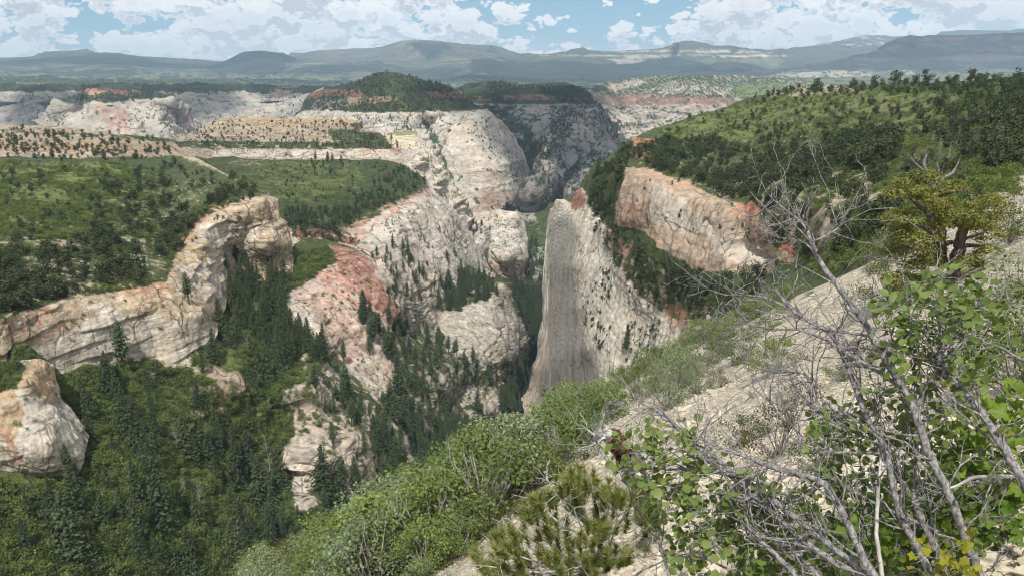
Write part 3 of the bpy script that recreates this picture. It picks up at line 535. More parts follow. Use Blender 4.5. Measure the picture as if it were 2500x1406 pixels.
layer('gully', 'wooded gully and broken rock spurs falling into the canyon', 'slope',
      [(-250, 900), (20, 850), (130, 925), (250, 890), (350, 870), (470, 850), (505, 800), (525, 740), (540, 660), (600, 640), (690, 635), (720, 600), (745, 585), (800, 590), (850, 603), (880, 615), (905, 640), (925, 675), (945, 700), (970, 730), (1000, 745), (1040, 730), (1060, 700), (1090, 640), (1130, 640), (1200, 680), (1250, 690), (1320, 690), (1420, 720)],
      [(-250, 1520), (700, 1500), (1000, 1300), (1300, 1140), (1420, 1100)],
      [(-250, 900, 262), (20, 850, 270), (130, 925, 277), (350, 870, 320), (490, 840, 343), (525, 740, 410), (540, 660, 470), (690, 635, 510), (150, 1000, 262), (250, 960, 285), (300, 920, 300), (300, 1200, 238), (100, 1300, 205), (-250, 1200, 190), (-250, 1520, 160), (200, 1500, 190), (400, 1400, 222), (600, 1400, 245), (700, 1500, 235), (560, 1150, 300), (450, 1000, 300), (560, 960, 325), (600, 900, 360), (600, 780, 405), (620, 700, 450), (720, 620, 520),
       (480, 960, 309), (545, 940, 320), (430, 920, 318), (800, 595, 545), (870, 615, 530), (940, 690, 520), (960, 760, 505), (700, 770, 425), (720, 720, 455), (760, 680, 480), (780, 800, 440), (800, 870, 425), (850, 760, 465), (900, 850, 455), (950, 960, 430), (900, 960, 405), (850, 950, 395), (740, 850, 395), (965, 990, 425), (1000, 900, 480), (985, 800, 560), (1000, 745, 600), (1060, 800, 640), (1100, 690, 760), (1060, 700, 730), (1160, 740, 720), (1200, 720, 740), (1250, 780, 770), (1280, 840, 790), (1180, 870, 640), (1120, 850, 610), (1230, 870, 690), (1300, 880, 860), (1100, 950, 560), (1080, 930, 520), (1200, 1000, 600), (1210, 1020, 620), (1260, 950, 760), (1270, 1000, 740), (1330, 750, 1030), (1320, 700, 1120), (1260, 700, 960), (1420, 720, 1000), (1420, 1000, 760),
       (1000, 1100, 425), (1100, 1080, 490), (1200, 1080, 570), (900, 1180, 345), (920, 1050, 385), (730, 1230, 292), (740, 1100, 318), (720, 950, 350), (800, 1000, 360), (830, 1080, 335), (860, 1150, 330), (690, 1150, 318), (680, 1000, 345), (780, 1200, 318), (1000, 1300, 340), (1300, 1140, 560), (1420, 1100, 640)],
      1.9, 0.9, GRN * 0.85, [([(690, 740), (760, 660), (870, 610), (960, 700), (1060, 690), (1290, 700), (1290, 870), (1200, 1020), (930, 1190), (720, 1260), (700, 1000)], np.array((.43, .375, .32)), 1.0, 10), ([(690, 740), (960, 700), (1290, 700), (1290, 870), (1200, 1020), (930, 1190), (720, 1260), (700, 1000)], GRN * 0.8, 0.53, 10, 9), ([(130, 950), (330, 900), (600, 860), (690, 900), (700, 1250), (600, 1406), (-250, 1500), (-250, 1150)], LGR * 0.75, 0.55, 10, 9), ([(130, 930), (400, 900), (540, 960), (420, 1080), (250, 1080), (180, 1020)], GRN * 0.9, 0.8, 10),
      ([(350, 915), (500, 880), (560, 940), (545, 990), (430, 1020), (340, 960)], np.array((.40, .31, .25)), 0.8, 10, 6), ([(430, 960), (540, 950), (550, 1000), (470, 1030), (430, 1010)], np.array((.42, .32, .25)), 0.7, 6, 5),
      ([(250, 1100), (350, 1110), (380, 1170), (280, 1200), (240, 1160)], np.array((.42, .30, .23)), 0.42, 8, 5), ([(-50, 1250), (110, 1280), (120, 1330), (-50, 1310)], SOI, 0.62, 10, 5), ([(0, 1370), (130, 1390), (130, 1450), (-50, 1450)], SOI, 0.5, 10, 5), ([(350, 1150), (560, 1200), (700, 1400), (450, 1400), (350, 1250)], np.array((.30, .2, .14)), 0.27, 8, 4),
      ([(695, 760), (715, 715), (770, 665), (800, 600), (860, 610), (905, 640), (925, 690), (950, 760), (960, 830), (970, 990), (940, 980), (890, 890), (850, 900), (800, 850), (780, 920), (740, 850)], PNK * 1.0, 0.88, 6, 7), ([(690, 740), (730, 720), (790, 850), (800, 930), (770, 930)], WHT * 0.95, 0.7, 8, 7), ([(720, 720), (790, 700), (850, 790), (850, 850), (790, 830)], PNK * np.array((1., .9, .85)), 0.5, 8, 6), ([(805, 598), (870, 612), (905, 650), (925, 700), (948, 770), (955, 790), (920, 760), (880, 730), (830, 670)], RED * 1.1, 0.72, 5, 5), ([(840, 870), (900, 900), (910, 940), (860, 910)], RED * 1.3, 0.6, 6, 4), ([(760, 670), (830, 660), (880, 740), (940, 790), (860, 760)], np.array((.40, .2, .15)), 0.5, 6, 5),
      ([(840, 900), (910, 850), (965, 990), (920, 970)], WHT * 0.92, 0.75, 6, 7), ([(715, 600), (800, 600), (820, 640), (760, 680), (700, 720), (690, 640)], GRN * 0.85, 0.95, 6),
      ([(720, 940), (800, 960), (880, 1060), (930, 1150), (930, 1190), (860, 1220), (740, 1250), (715, 1200), (720, 1080)], np.array((.44, .365, .30)), 0.63, 10, 7), ([(700, 1090), (850, 1090), (860, 1200), (720, 1240)], WHT * 0.95, 0.6, 8, 7),
      ([(960, 720), (1060, 700), (1060, 790), (1000, 860), (960, 830)], WHT * 0.9, 0.62, 8, 6), ([(1040, 780), (1130, 700), (1220, 700), (1280, 830), (1270, 860), (1180, 890), (1100, 870)], WHT * 0.9, 0.9, 6), ([(1060, 690), (1190, 690), (1210, 720), (1100, 760), (1050, 760)], GRN * 0.7, 0.62, 6, 6), ([(1200, 740), (1260, 790), (1270, 860), (1210, 870)], GRY * 0.95, 0.6, 6, 6),
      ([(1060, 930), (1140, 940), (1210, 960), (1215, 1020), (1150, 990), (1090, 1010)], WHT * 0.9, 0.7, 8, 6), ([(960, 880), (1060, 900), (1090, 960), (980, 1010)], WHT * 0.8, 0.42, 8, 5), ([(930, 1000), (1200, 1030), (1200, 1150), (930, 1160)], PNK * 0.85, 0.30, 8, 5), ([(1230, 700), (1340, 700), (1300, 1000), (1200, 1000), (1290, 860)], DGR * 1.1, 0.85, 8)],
      [(7, 34, 0.45, True, 30, 5), (3.0, 12, 0.5, True, 32, 4), (0.9, 3.5, 1.2, False, 0, 3)], M_400, ledge=(1.4, 5), joint=[(1.6, 13, 0.3, 34), (0.6, 4, 0.5, 30)], key='gully', c=0.01)
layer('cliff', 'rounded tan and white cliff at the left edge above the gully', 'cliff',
      [(-250, 880), (-60, 880), (0, 885), (40, 886), (70, 884), (100, 886), (122, 892), (132, 930), (140, 965), (165, 1000), (185, 1025), (200, 1045), (206, 1062)],
      [(-250, 1230), (0, 1205), (90, 1210), (165, 1240), (185, 1150), (206, 1080)],
      [(-250, 880, 235), (0, 885, 236), (70, 884, 244), (125, 895, 252), (140, 970, 252), (60, 930, 232), (90, 960, 236), (120, 1000, 234), (200, 1046, 246), (206, 1065, 247), (40, 1000, 225), (120, 1080, 222), (170, 1150, 229), (165, 1240, 244), (0, 1165, 220), (0, 1205, 238), (90, 1170, 224), (90, 1210, 242), (-250, 1190, 210), (-250, 1230, 228), (0, 1000, 222)],
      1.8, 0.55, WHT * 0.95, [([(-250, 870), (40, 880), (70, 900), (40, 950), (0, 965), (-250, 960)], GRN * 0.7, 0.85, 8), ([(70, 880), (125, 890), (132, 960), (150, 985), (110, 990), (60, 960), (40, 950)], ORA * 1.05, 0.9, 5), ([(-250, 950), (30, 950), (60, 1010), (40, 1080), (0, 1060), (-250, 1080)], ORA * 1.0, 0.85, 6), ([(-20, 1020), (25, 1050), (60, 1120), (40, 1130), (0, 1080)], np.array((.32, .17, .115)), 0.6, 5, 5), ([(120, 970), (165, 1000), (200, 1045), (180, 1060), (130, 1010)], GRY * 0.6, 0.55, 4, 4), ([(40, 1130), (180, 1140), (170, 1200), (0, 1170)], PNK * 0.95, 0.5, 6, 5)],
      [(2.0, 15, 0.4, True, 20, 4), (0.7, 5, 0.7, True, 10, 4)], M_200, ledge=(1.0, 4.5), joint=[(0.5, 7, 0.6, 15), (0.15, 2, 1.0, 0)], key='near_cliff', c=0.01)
layer('plateau', 'right plateau with its tan cliff and the huge smooth white canyon wall below', 'plateau',
      [(1284, 1010), (1296, 940), (1305, 900), (1318, 850), (1330, 790), (1337, 700), (1342, 545), (1350, 512), (1365, 489), (1380, 490), (1395, 497), (1410, 482), (1425, 456), (1470, 412), (1500, 386), (1540, 350), (1562, 336), (1600, 316), (1700, 286), (1780, 263), (1830, 242), (1900, 226), (1960, 214), (2100, 212), (2200, 206), (2300, 206), (2400, 202), (2500, 192), (2750, 185)],
      [(1284, 1060), (1310, 1060), (1400, 1010), (1560, 960), (1700, 890), (1900, 790), (2000, 740), (2200, 650), (2500, 540), (2750, 460)],
      [(1290, 1005, 700), (1310, 900, 740), (1332, 790, 780), (1338, 700, 800), (1345, 540, 860), (1365, 490, 790), (1395, 497, 730), (1425, 458, 690), (1470, 412, 640), (1562, 338, 640), (1700, 286, 720), (1830, 242, 780), (1960, 214, 740), (2200, 206, 650), (2500, 192, 520), (2750, 185, 450),
       (1428, 480, 645), (1412, 560, 622), (1402, 650, 600), (1412, 750, 572), (1440, 850, 520), (1472, 940, 488), (1400, 1020, 560), (1310, 1050, 690), (1490, 520, 580), (1500, 620, 535), (1545, 425, 520), (1530, 530, 505), (1560, 440, 505), (1600, 560, 468), (1700, 465, 445), (1640, 440, 470), (1680, 560, 428), (1780, 500, 395), (1880, 530, 350), (1895, 560, 342), (1700, 640, 400), (1620, 600, 448), (1800, 655, 352), (1800, 580, 372), (1905, 650, 322), (1940, 620, 300), (1960, 600, 285),
       (1500, 750, 505), (1600, 690, 458), (1540, 830, 472), (1500, 900, 478), (1640, 850, 418), (1750, 770, 345), (1750, 700, 370), (1700, 900, 360), (1560, 960, 430), (1900, 700, 245), (2000, 640, 215), (1960, 520, 285), (2050, 480, 250), (1800, 400, 500), (1800, 450, 440), (1700, 360, 590), (1990, 300, 560), (1850, 320, 640), (2200, 260, 520), (2200, 420, 240), (2200, 560, 140), (2350, 350, 270), (2500, 300, 240), (2500, 420, 140), (2400, 480, 110), (2500, 540, 80), (2200, 650, 95), (2000, 740, 130), (1900, 790, 160), (2750, 300, 200), (2750, 460, 90)],
      1.9, 1.1, GRN * 0.85, [([(1560, 345), (1900, 250), (2350, 230), (2250, 440), (1900, 450), (1560, 410)], SOI * 0.75, 0.30, 8, 4), ([(1440, 520), (1700, 440), (1960, 420), (2160, 440), (2200, 600), (1960, 640), (1900, 560), (1700, 470)], SOI * 0.82, 0.45, 8, 5), ([(1900, 420), (2160, 440), (2200, 640), (1960, 600)], SOI * 1.0, 0.48, 8, 6), ([(1600, 320), (1800, 260), (2000, 225), (2300, 230), (2250, 300), (1900, 330), (1700, 360)], LGR * 0.82, 0.58, 8, 9), ([(2050, 250), (2350, 240), (2300, 330), (2150, 380), (2000, 330)], OLV * 0.95, 0.62, 8, 9), ([(1870, 215), (2050, 215), (2100, 225), (1950, 240), (1880, 240)], SOI * 0.85, 0.55, 5, 5), ([(2400, 450), (2750, 400), (2750, 540), (2400, 560)], SOI, 0.62, 6, 6),
      ([(1284, 1060), (1284, 880), (1330, 700), (1340, 520), (1365, 480), (1400, 490), (1430, 465), (1480, 520), (1520, 620), (1570, 700), (1630, 760), (1680, 790), (1760, 760), (1800, 830), (1560, 960), (1400, 1060)], WHT * 1.2, 1.0, 5), ([(1284, 1060), (1310, 860), (1340, 700), (1350, 540), (1400, 520), (1412, 560), (1402, 650), (1412, 750), (1440, 850), (1472, 940), (1430, 1060)], GRY * 0.95, 0.85, 4, 12), ([(1290, 1000), (1320, 850), (1345, 780), (1335, 900), (1305, 1000)], np.array((.40, .32, .25)), 0.7, 4, 5), ([(1395, 490), (1425, 462), (1440, 490), (1420, 520), (1400, 515)], np.array((.33, .12, .085)), 0.95, 3), ([(1470, 540), (1560, 590), (1700, 700), (1720, 760), (1640, 780), (1560, 720), (1490, 640)], PNK * 0.86, 0.45, 6, 5), ([(1440, 480), (1540, 420), (1530, 560), (1600, 620), (1700, 670), (1760, 700), (1740, 760), (1620, 720), (1540, 660), (1480, 580)], GRN * 0.7, 0.47, 6, 6), ([(1640, 740), (1760, 750), (1740, 800), (1660, 820)], np.array((.34, .17, .12)), 0.62, 6, 5), ([(1500, 560), (1560, 600), (1540, 640)], np.array((.38, .2, .15)), 0.6, 6, 4),  # grey left of the crease paints the wall face's shade into its colour
      ([(1545, 415), (1600, 420), (1680, 455), (1760, 490), (1880, 525), (1905, 560), (1920, 650), (1860, 680), (1740, 670), (1640, 610), (1580, 560), (1520, 545)], np.array((.425, .325, .25)), 1.0, 5), ([(1600, 450), (1690, 500), (1760, 560), (1700, 590), (1600, 530)], WHT * 0.9, 0.7, 6, 7), ([(1730, 560), (1850, 600), (1900, 650), (1780, 650)], WHT * 0.95, 0.75, 6, 7), ([(1525, 500), (1600, 500), (1590, 560), (1530, 545)], np.array((.30, .20, .15)), 0.75, 5, 6), ([(1790, 505), (1885, 525), (1900, 570), (1800, 540)], np.array((.42, .27, .18)), 0.75, 5, 5), ([(1545, 412), (1700, 450), (1700, 475), (1600, 440)], np.array((.42, .27, .19)), 0.6, 4, 4), ([(1800, 500), (1880, 510), (1890, 530), (1800, 520)], np.array((.38, .16, .11)), 0.6, 4, 4), ([(1545, 340), (1600, 345), (1590, 390), (1550, 390)], np.array((.40, .18, .12)), 0.8, 4), ([(1905, 610), (1960, 615), (1960, 660), (1910, 665)], ORA * 0.9, 0.7, 4, 4), ([(1945, 600), (1975, 600), (1970, 650), (1945, 640)], np.array((.32, .1, .07)), 0.8, 4)],
      [(8, 60, 0.16, True, -14, 4), (2.0, 13, 0.25, True, -10, 4), (0.5, 3.5, 1.2, False, 0, 3)], M_WALL, ledge=(0.55, 6), joint=[(1.3, 13, 0.25, -12), (0.4, 4, 0.7, 5)], calm=[([(1300, 1060), (1325, 850), (1345, 700), (1350, 560), (1400, 520), (1425, 560), (1415, 650), (1425, 750), (1450, 850), (1480, 950), (1400, 1060)], 0.22), ([(1430, 540), (1480, 600), (1540, 720), (1620, 790), (1600, 920), (1480, 950), (1440, 800), (1420, 650)], 0.5), ([(1335, 560), (1345, 480), (1440, 450), (1470, 520), (1400, 525)], 0.45)], key='right', c=0.008)

# ---- the slope the photographer stands on
def slope_z(x, y):
    r = np.hypot(x, y)
    yy = np.maximum(y, 0)
    h = 1.65 + 1.85 * sstep(3.0, 14.0, yy)
    t = x / np.maximum(np.abs(y), 2.0)
    z = -h + 0.545 * x - 0.427 * y - 0.00066 * yy * yy - 0.0006 * np.minimum(x, 0) ** 2
    z = z - 0.03 * np.maximum(-x, 0) + 0.0 * t
    return z
def slope_ground(x, y):
    x = np.asarray(x, float); y = np.asarray(y, float)
    z = slope_z(x, y); r = np.hypot(x, y)
    p = np.stack([x, y, z * 0.5], -1)
    a = sstep(2, 30, r)
    z = z + a * 0.9 * fbm(p / 16, 3) + 0.22 * fbm(p / 3.1, 4) * sstep(0.5, 8, r) + 0.03 * fbm(p / 0.45, 4)
    return z
def build_slope():
    na, nr = 520, 420
    ang = np.radians(np.linspace(-80, 86, na)); rr = np.geomspace(0.35, 210, nr)
    A, R_ = np.meshgrid(ang, rr)
    X = R_ * np.sin(A); Y = R_ * np.cos(A) - 0.8
    Z = slope_ground(X, Y)
    # the slope steepens and dives under the canyon side
    Z = Z - 0.012 * np.maximum(R_ - 75, 0) ** 1.6
    pos = np.stack([X, Y, Z], -1)
    col = np.zeros(pos.shape); col[:] = np.array((0.58, 0.52, 0.415))
    m = fbm(pos / 5.0, 4) > 0.20; col[m] = np.array((0.46, 0.41, 0.33))
    m = fbm(pos / 2.2 + 9, 4) > 0.34; col[m] = np.array((0.52, 0.445, 0.335))
    col *= (1 + 0.12 * fbm(pos / 0.8, 3))[..., None]
    idx = np.arange(nr * na).reshape(nr, na)
    f = np.stack([idx[:-1, :-1], idx[:-1, 1:], idx[1:, 1:], idx[1:, :-1]], -1).reshape(-1, 4)
    m = bpy.data.materials.new('scree'); m.use_nodes = True
    t = NT(m.node_tree); b = t.n['Principled BSDF']; b.inputs['Roughness'].default_value = 0.95; b.inputs['Specular IOR Level'].default_value = 0.1
    ca = t.add('ShaderNodeAttribute', attribute_name='Col'); g = t.add('ShaderNodeNewGeometry'); p_ = g.outputs['Position']
    vo = t.add('ShaderNodeTexVoronoi'); t.link(p_, vo.inputs['Vector']); vo.inputs['Scale'].default_value = 16.0
    vo2 = t.add('ShaderNodeTexVoronoi'); t.link(p_, vo2.inputs['Vector']); vo2.inputs['Scale'].default_value = 42.0
    sepc = t.add('ShaderNodeSeparateColor'); t.link(vo.outputs['Color'], sepc.inputs[0])
    v = t.math('MULTIPLY', t.ramp(sepc.outputs[0], 0, 1, 0.62, 1.28, False), t.ramp(t.noise(p_, 3.0, 5), 0.3, 0.7, 0.82, 1.15, False))
    v = t.math('MULTIPLY', v, t.ramp(vo.outputs['Distance'], 0.3, 0.75, 1.05, 0.66))
    v = t.math('MULTIPLY', v, t.math('MULTIPLY', t.ramp(t.noise(p_, 0.8, 6, 0.7), 0.3, 0.7, 0.72, 1.15, False), t.ramp(t.noise(p_, 6.5, 4, 0.7), 0.3, 0.7, 0.72, 1.22, False)))
    n = t.add('ShaderNodeCombineXYZ'); [t.link(v, n.inputs[i]) for i in range(3)]
    t.link(t.mix(1.0, ca.outputs['Color'], n.outputs[0], 'MULTIPLY'), b.inputs['Base Color'])
    h = t.math('ADD', t.math('ADD', t.math('MULTIPLY', vo.outputs['Distance'], -1.0), t.math('MULTIPLY', vo2.outputs['Distance'], -0.4)), t.math('MULTIPLY', t.noise(p_, 2.5, 6, 0.7), 4.0))
    bp = t.add('ShaderNodeBump'); bp.inputs['Strength'].default_value = 0.9; bp.inputs['Distance'].default_value = 0.03
    t.link(h, bp.inputs['Height']); t.link(bp.outputs[0], b.inputs['Normal'])
    me = mesh_np('scree_slope', pos.reshape(-1, 3), f, [m], col.reshape(-1, 3))
    link('scree_slope', me, kind='structure', label='steep pale gravel slope dropping away below the viewer', category='slope')
build_slope()
print('terrain', time.time() - T0)

def build_base():
    """the land under everything, out past the horizon"""
    n = 60; a = np.linspace(0, 2 * math.pi, n, endpoint=False)
    rings = [(200, -560), (3000, -640), (9000, -700), (20500, -760)]
    V = [(0, 0, -560)]; F_ = []
    for r, z in rings: V += [(r * math.sin(t), r * math.cos(t), z) for t in a]
    me = bpy.data.meshes.new('ground')
    for i in range(n): F_.append((0, 1 + (i + 1) % n, 1 + i))
    for k in range(len(rings) - 1):
        for i in range(n):
            p, q = 1 + k * n + i, 1 + k * n + (i + 1) % n
            F_.append((p, q, q + n, p + n))
    me.from_pydata(V, [], F_); m = bpy.data.materials.new('valley_ground'); m.use_nodes = True
    m.node_tree.nodes['Principled BSDF'].inputs['Base Color'].default_value = (0.11, 0.12, 0.08, 1)
    me.materials.append(m); link('ground', me, kind='structure', label='low valley ground far below and beyond the canyon country', category='ground')
build_base()
def build_haze():
    me = bpy.data.meshes.new('haze'); X, Y0, Y1, Z0, Z1 = 26000, -1500, 21000, -1000, 900
    v = [(x, y, z) for z in (Z0, Z1) for y in (Y0, Y1) for x in (-X, X)]
    me.from_pydata(v, [], [(0, 2, 3, 1), (4, 5, 7, 6), (0, 1, 5, 4), (2, 6, 7, 3), (0, 4, 6, 2), (1, 3, 7, 5)])
    m = bpy.data.materials.new('haze_air'); m.use_nodes = True
    t = NT(m.node_tree); t.n.clear(); o = t.add('ShaderNodeOutputMaterial'); vol = t.add('ShaderNodeVolumePrincipled')
    vol.inputs['Density'].default_value = HAZE_DENSITY; vol.inputs['Color'].default_value = (0.54, 0.76, 1.0, 1); vol.inputs['Anisotropy'].default_value = -0.25
    t.link(vol.outputs[0], o.inputs['Volume'])
    me.materials.append(m); link('haze', me, kind='stuff', label='thin blue haze filling the air over the canyon country', category='haze')
HAZE_DENSITY = 4.2e-5
build_haze()

# ---- clouds overhead, out of the frame; their shadows lie on the country as in the photograph
def build_clouds():
    m = bpy.data.materials.new('cloud_vapour'); m.use_nodes = True; b = m.node_tree.nodes['Principled BSDF']
    b.inputs['Base Color'].default_value = (0.9, 0.9, 0.9, 1); b.inputs['Roughness'].default_value = 1.0; b.inputs['Specular IOR Level'].default_value = 0.0
    sx, sy, sz = SUNV
    for i, (x, y, z0, rx, ry, what) in enumerate(((230, 2350, -200, 430, 620, 'dark mesa behind the canyon mouth'), (-1900, 3900, -250, 520, 420, 'far left canyon wall'), (-300, 4300, -250, 900, 330, 'green butte skyline'), (-3000, 7600, -200, 1900, 700, 'left plateau hills'), (900, 8800, 0, 2300, 900, 'middle plains'), (-500, 15600, 300, 750, 420, 'grey mountain summit'), (5200, 11000, 100, 2600, 900, 'right-hand mesa'), (3400, 14600, 100, 1300, 700, 'banded range'), (-6000, 12500, 200, 2600, 800, 'left mountain'))):
        H = 2100.0 + 150 * i; k = (H - z0) / sz; cx, cy_ = x + sx * k, y + sy * k
        nu, nv = 56, 24; u = np.linspace(0, 2 * math.pi, nu, endpoint=False); w = np.linspace(0, math.pi, nv)
        U, W = np.meshgrid(u, w); d = np.stack([np.cos(U) * np.sin(W), np.sin(U) * np.sin(W), np.cos(W)], -1)
        r = 1 + 0.55 * fbm(d * 1.6 + i * 7.3, 4) + 0.12 * fbm(d * 6 + i, 3); q = d * r[..., None]
        q[..., 2] = np.where(q[..., 2] < 0, q[..., 2] * 0.25, q[..., 2])
        q = q * np.array([rx, ry, 0.32 * min(rx, ry)]) + np.array([cx, cy_, H])
        idx = np.arange(nu * nv).reshape(nv, nu); j = np.roll(idx, -1, 1)
        f = np.stack([idx[:-1], idx[1:], j[1:], j[:-1]], -1).reshape(-1, 4)
        link('cloud', mesh_np('cloud', q.reshape(-1, 3), f, [m]), kind='structure', label='white cumulus cloud high overhead shading the ' + what, category='cloud')
build_clouds()
# ------------------------------------------------------------------ plants: materials
def leaf_mat(name, c1, c2, rough=0.75, transl=0.25, spread=0.35, nscale=0.6):
    """c1..c2: range of leaf colour between plants and between clumps of one plant"""
    m = bpy.data.materials.new(name); m.use_nodes = True
    t = NT(m.node_tree); b = t.n['Principled BSDF']; out = t.n['Material Output']
    b.inputs['Roughness'].default_value = rough; b.inputs['Specular IOR Level'].default_value = 0.25
    oi = t.add('ShaderNodeObjectInfo'); g = t.add('ShaderNodeNewGeometry')
    n = t.noise(g.outputs['Position'], nscale, 3, 0.6)
    ri = g.outputs['Random Per Island']
    f = t.math('ADD', t.math('MULTIPLY', oi.outputs['Random'], 0.5), t.math('MULTIPLY', t.ramp(n, 0.3, 0.7), 0.5))
    c = t.mix(f, tuple(c1), tuple(c2))
    br = t.ramp(ri, 0, 1, 1 - spread, 1 + spread, False)
    cb = t.add('ShaderNodeCombineXYZ'); [t.link(br, cb.inputs[i]) for i in range(3)]
    c = t.mix(1.0, c, cb.outputs[0], 'MULTIPLY')
    t.link(c, b.inputs['Base Color'])
    if transl > 0:
        tr = t.add('ShaderNodeBsdfTranslucent'); t.link(t.mix(1.0, c, (1.0, 1.1, 0.5), 'MULTIPLY'), tr.inputs[0])
        mx = t.add('ShaderNodeMixShader'); mx.inputs[0].default_value = transl
        t.link(b.outputs[0], mx.inputs[1]); t.link(tr.outputs[0], mx.inputs[2]); t.link(mx.outputs[0], out.inputs[0])
    return m
def bark_mat(name, c1, c2, scale=20.0, stretch=0.2):
    m = bpy.data.materials.new(name); m.use_nodes = True
    t = NT(m.node_tree); b = t.n['Principled BSDF']; b.inputs['Roughness'].default_value = 0.9; b.inputs['Specular IOR Level'].default_value = 0.2
    tc = t.add('ShaderNodeTexCoord'); v = t.vmap(tc.outputs['Object'], (1, 1, stretch))
    n = t.noise(v, scale, 5, 0.65); n2 = t.noise(tc.outputs['Object'], scale * 0.25, 3, 0.6)
    c = t.mix(t.ramp(n, 0.35, 0.65), tuple(c1), tuple(c2)); c = t.mix(t.ramp(n2, 0.45, 0.65, 0, 0.5), c, tuple(np.array(c1) * 0.6))
    t.link(c, b.inputs['Base Color'])
    bp = t.add('ShaderNodeBump'); bp.inputs['Strength'].default_value = 0.6; bp.inputs['Distance'].default_value = 0.3 / scale
    t.link(n, bp.inputs['Height']); t.link(bp.outputs[0], b.inputs['Normal'])
    return m
ML_FIR = leaf_mat('fir_needles', (0.028, 0.046, 0.021), (0.072, 0.098, 0.038), transl=0.1, nscale=0.3)
ML_PINE = leaf_mat('pine_needles', (0.034, 0.056, 0.026), (0.072, 0.102, 0.044), transl=0.1, nscale=0.3)
ML_JUN = leaf_mat('juniper_leaves', (0.027, 0.041, 0.019), (0.070, 0.088, 0.033), transl=0.1, nscale=0.3)
ML_SHR = leaf_mat('shrub_leaves', (0.048, 0.080, 0.026), (0.185, 0.225, 0.060), transl=0.25, nscale=0.15)
ML_SCR = leaf_mat('scrub_oak_leaves', (0.065, 0.108, 0.028), (0.215, 0.265, 0.080), transl=0.3, nscale=0.5)
ML_SAGE = leaf_mat('sage_leaves', (0.14, 0.18, 0.095), (0.23, 0.27, 0.15), transl=0.2, nscale=0.5)
ML_RUST = leaf_mat('rusty_leaves', (0.075, 0.06, 0.022), (0.12, 0.085, 0.03), transl=0.2, nscale=0.8)
MB_DARK = bark_mat('dark_bark', (0.055, 0.042, 0.032), (0.12, 0.095, 0.075), 3.0)
MB_GREY = bark_mat('grey_twig_bark', (0.17, 0.16, 0.15), (0.38, 0.365, 0.35), 60.0)

# ------------------------------------------------------------------ plants: shapes
def cards(centers, normals, size, rs, aspect=1.6, jit=0.5):
    """leaf-sized four-cornered faces, slightly bent out of square"""
    n = len(centers); nn = normals + rs.normal(size=(n, 3)) * jit
    nn /= np.linalg.norm(nn, axis=1)[:, None]
    a = np.cross(nn, rs.normal(size=(n, 3))); a /= np.linalg.norm(a, axis=1)[:, None]; b = np.cross(nn, a)
    s = (np.asarray(size) * rs.uniform(0.6, 1.3, n))[:, None]
    k = rs.uniform(0.5, 1.0, (4, n, 1))
    q = np.stack([centers - a * s * aspect * 0.5 * k[0], centers - b * s * 0.5 * k[1] + nn * s * 0.12, centers + a * s * aspect * 0.5 * k[2], centers + b * s * 0.5 * k[3] - nn * s * 0.12], 1)
    return q.reshape(-1, 3), np.arange(4 * n).reshape(n, 4)
def tube(pts, rad, sides=6):
    pts = np.asarray(pts, float); n = len(pts); V = []
    for i in range(n):
        d = pts[min(i + 1, n - 1)] - pts[max(i - 1, 0)]; d /= max(np.linalg.norm(d), 1e-9)
        a = np.cross(d, (0.31, 0.87, 0.12)); a /= max(np.linalg.norm(a), 1e-9); b = np.cross(d, a)
        for k in range(sides):
            w = 2 * math.pi * k / sides; V.append(pts[i] + (a * math.cos(w) + b * math.sin(w)) * rad[i])
    V = np.array(V); Fq = []
    for i in range(n - 1):
        for k in range(sides):
            p, q = i * sides + k, i * sides + (k + 1) % sides; Fq.append((p, q, q + sides, p + sides))
    V = np.concatenate([V, pts[-1:], pts[:1]]); e = n * sides          # closed ends
    for k in range(sides):
        Fq.append(((n - 1) * sides + k, (n - 1) * sides + (k + 1) % sides, e, e)); Fq.append(((k + 1) % sides, k, e + 1, e + 1))
    return V, np.array(Fq)
class Geo:
    def __init__(self): self.v = []; self.f = []; self.m = []; self.n = 0
    def add(self, v, f, m=0):
        self.v.append(np.asarray(v, float)); self.f.append(np.asarray(f, int) + self.n); self.m.append(np.full(len(f), m)); self.n += len(v)
    def tri(self):
        f = np.concatenate(self.f); m = np.concatenate(self.m)
        a = f[:, [0, 1, 2]]; ok = f[:, 2] != f[:, 3]; b = f[ok][:, [0, 2, 3]]
        return np.concatenate(self.v), np.concatenate([a, b]), np.concatenate([m, m[ok]])
    def mesh(self, name, mats, smooth=False):
        v, f, m = self.tri(); return mesh_np(name, v, f, mats, smooth=smooth, matidx=m)

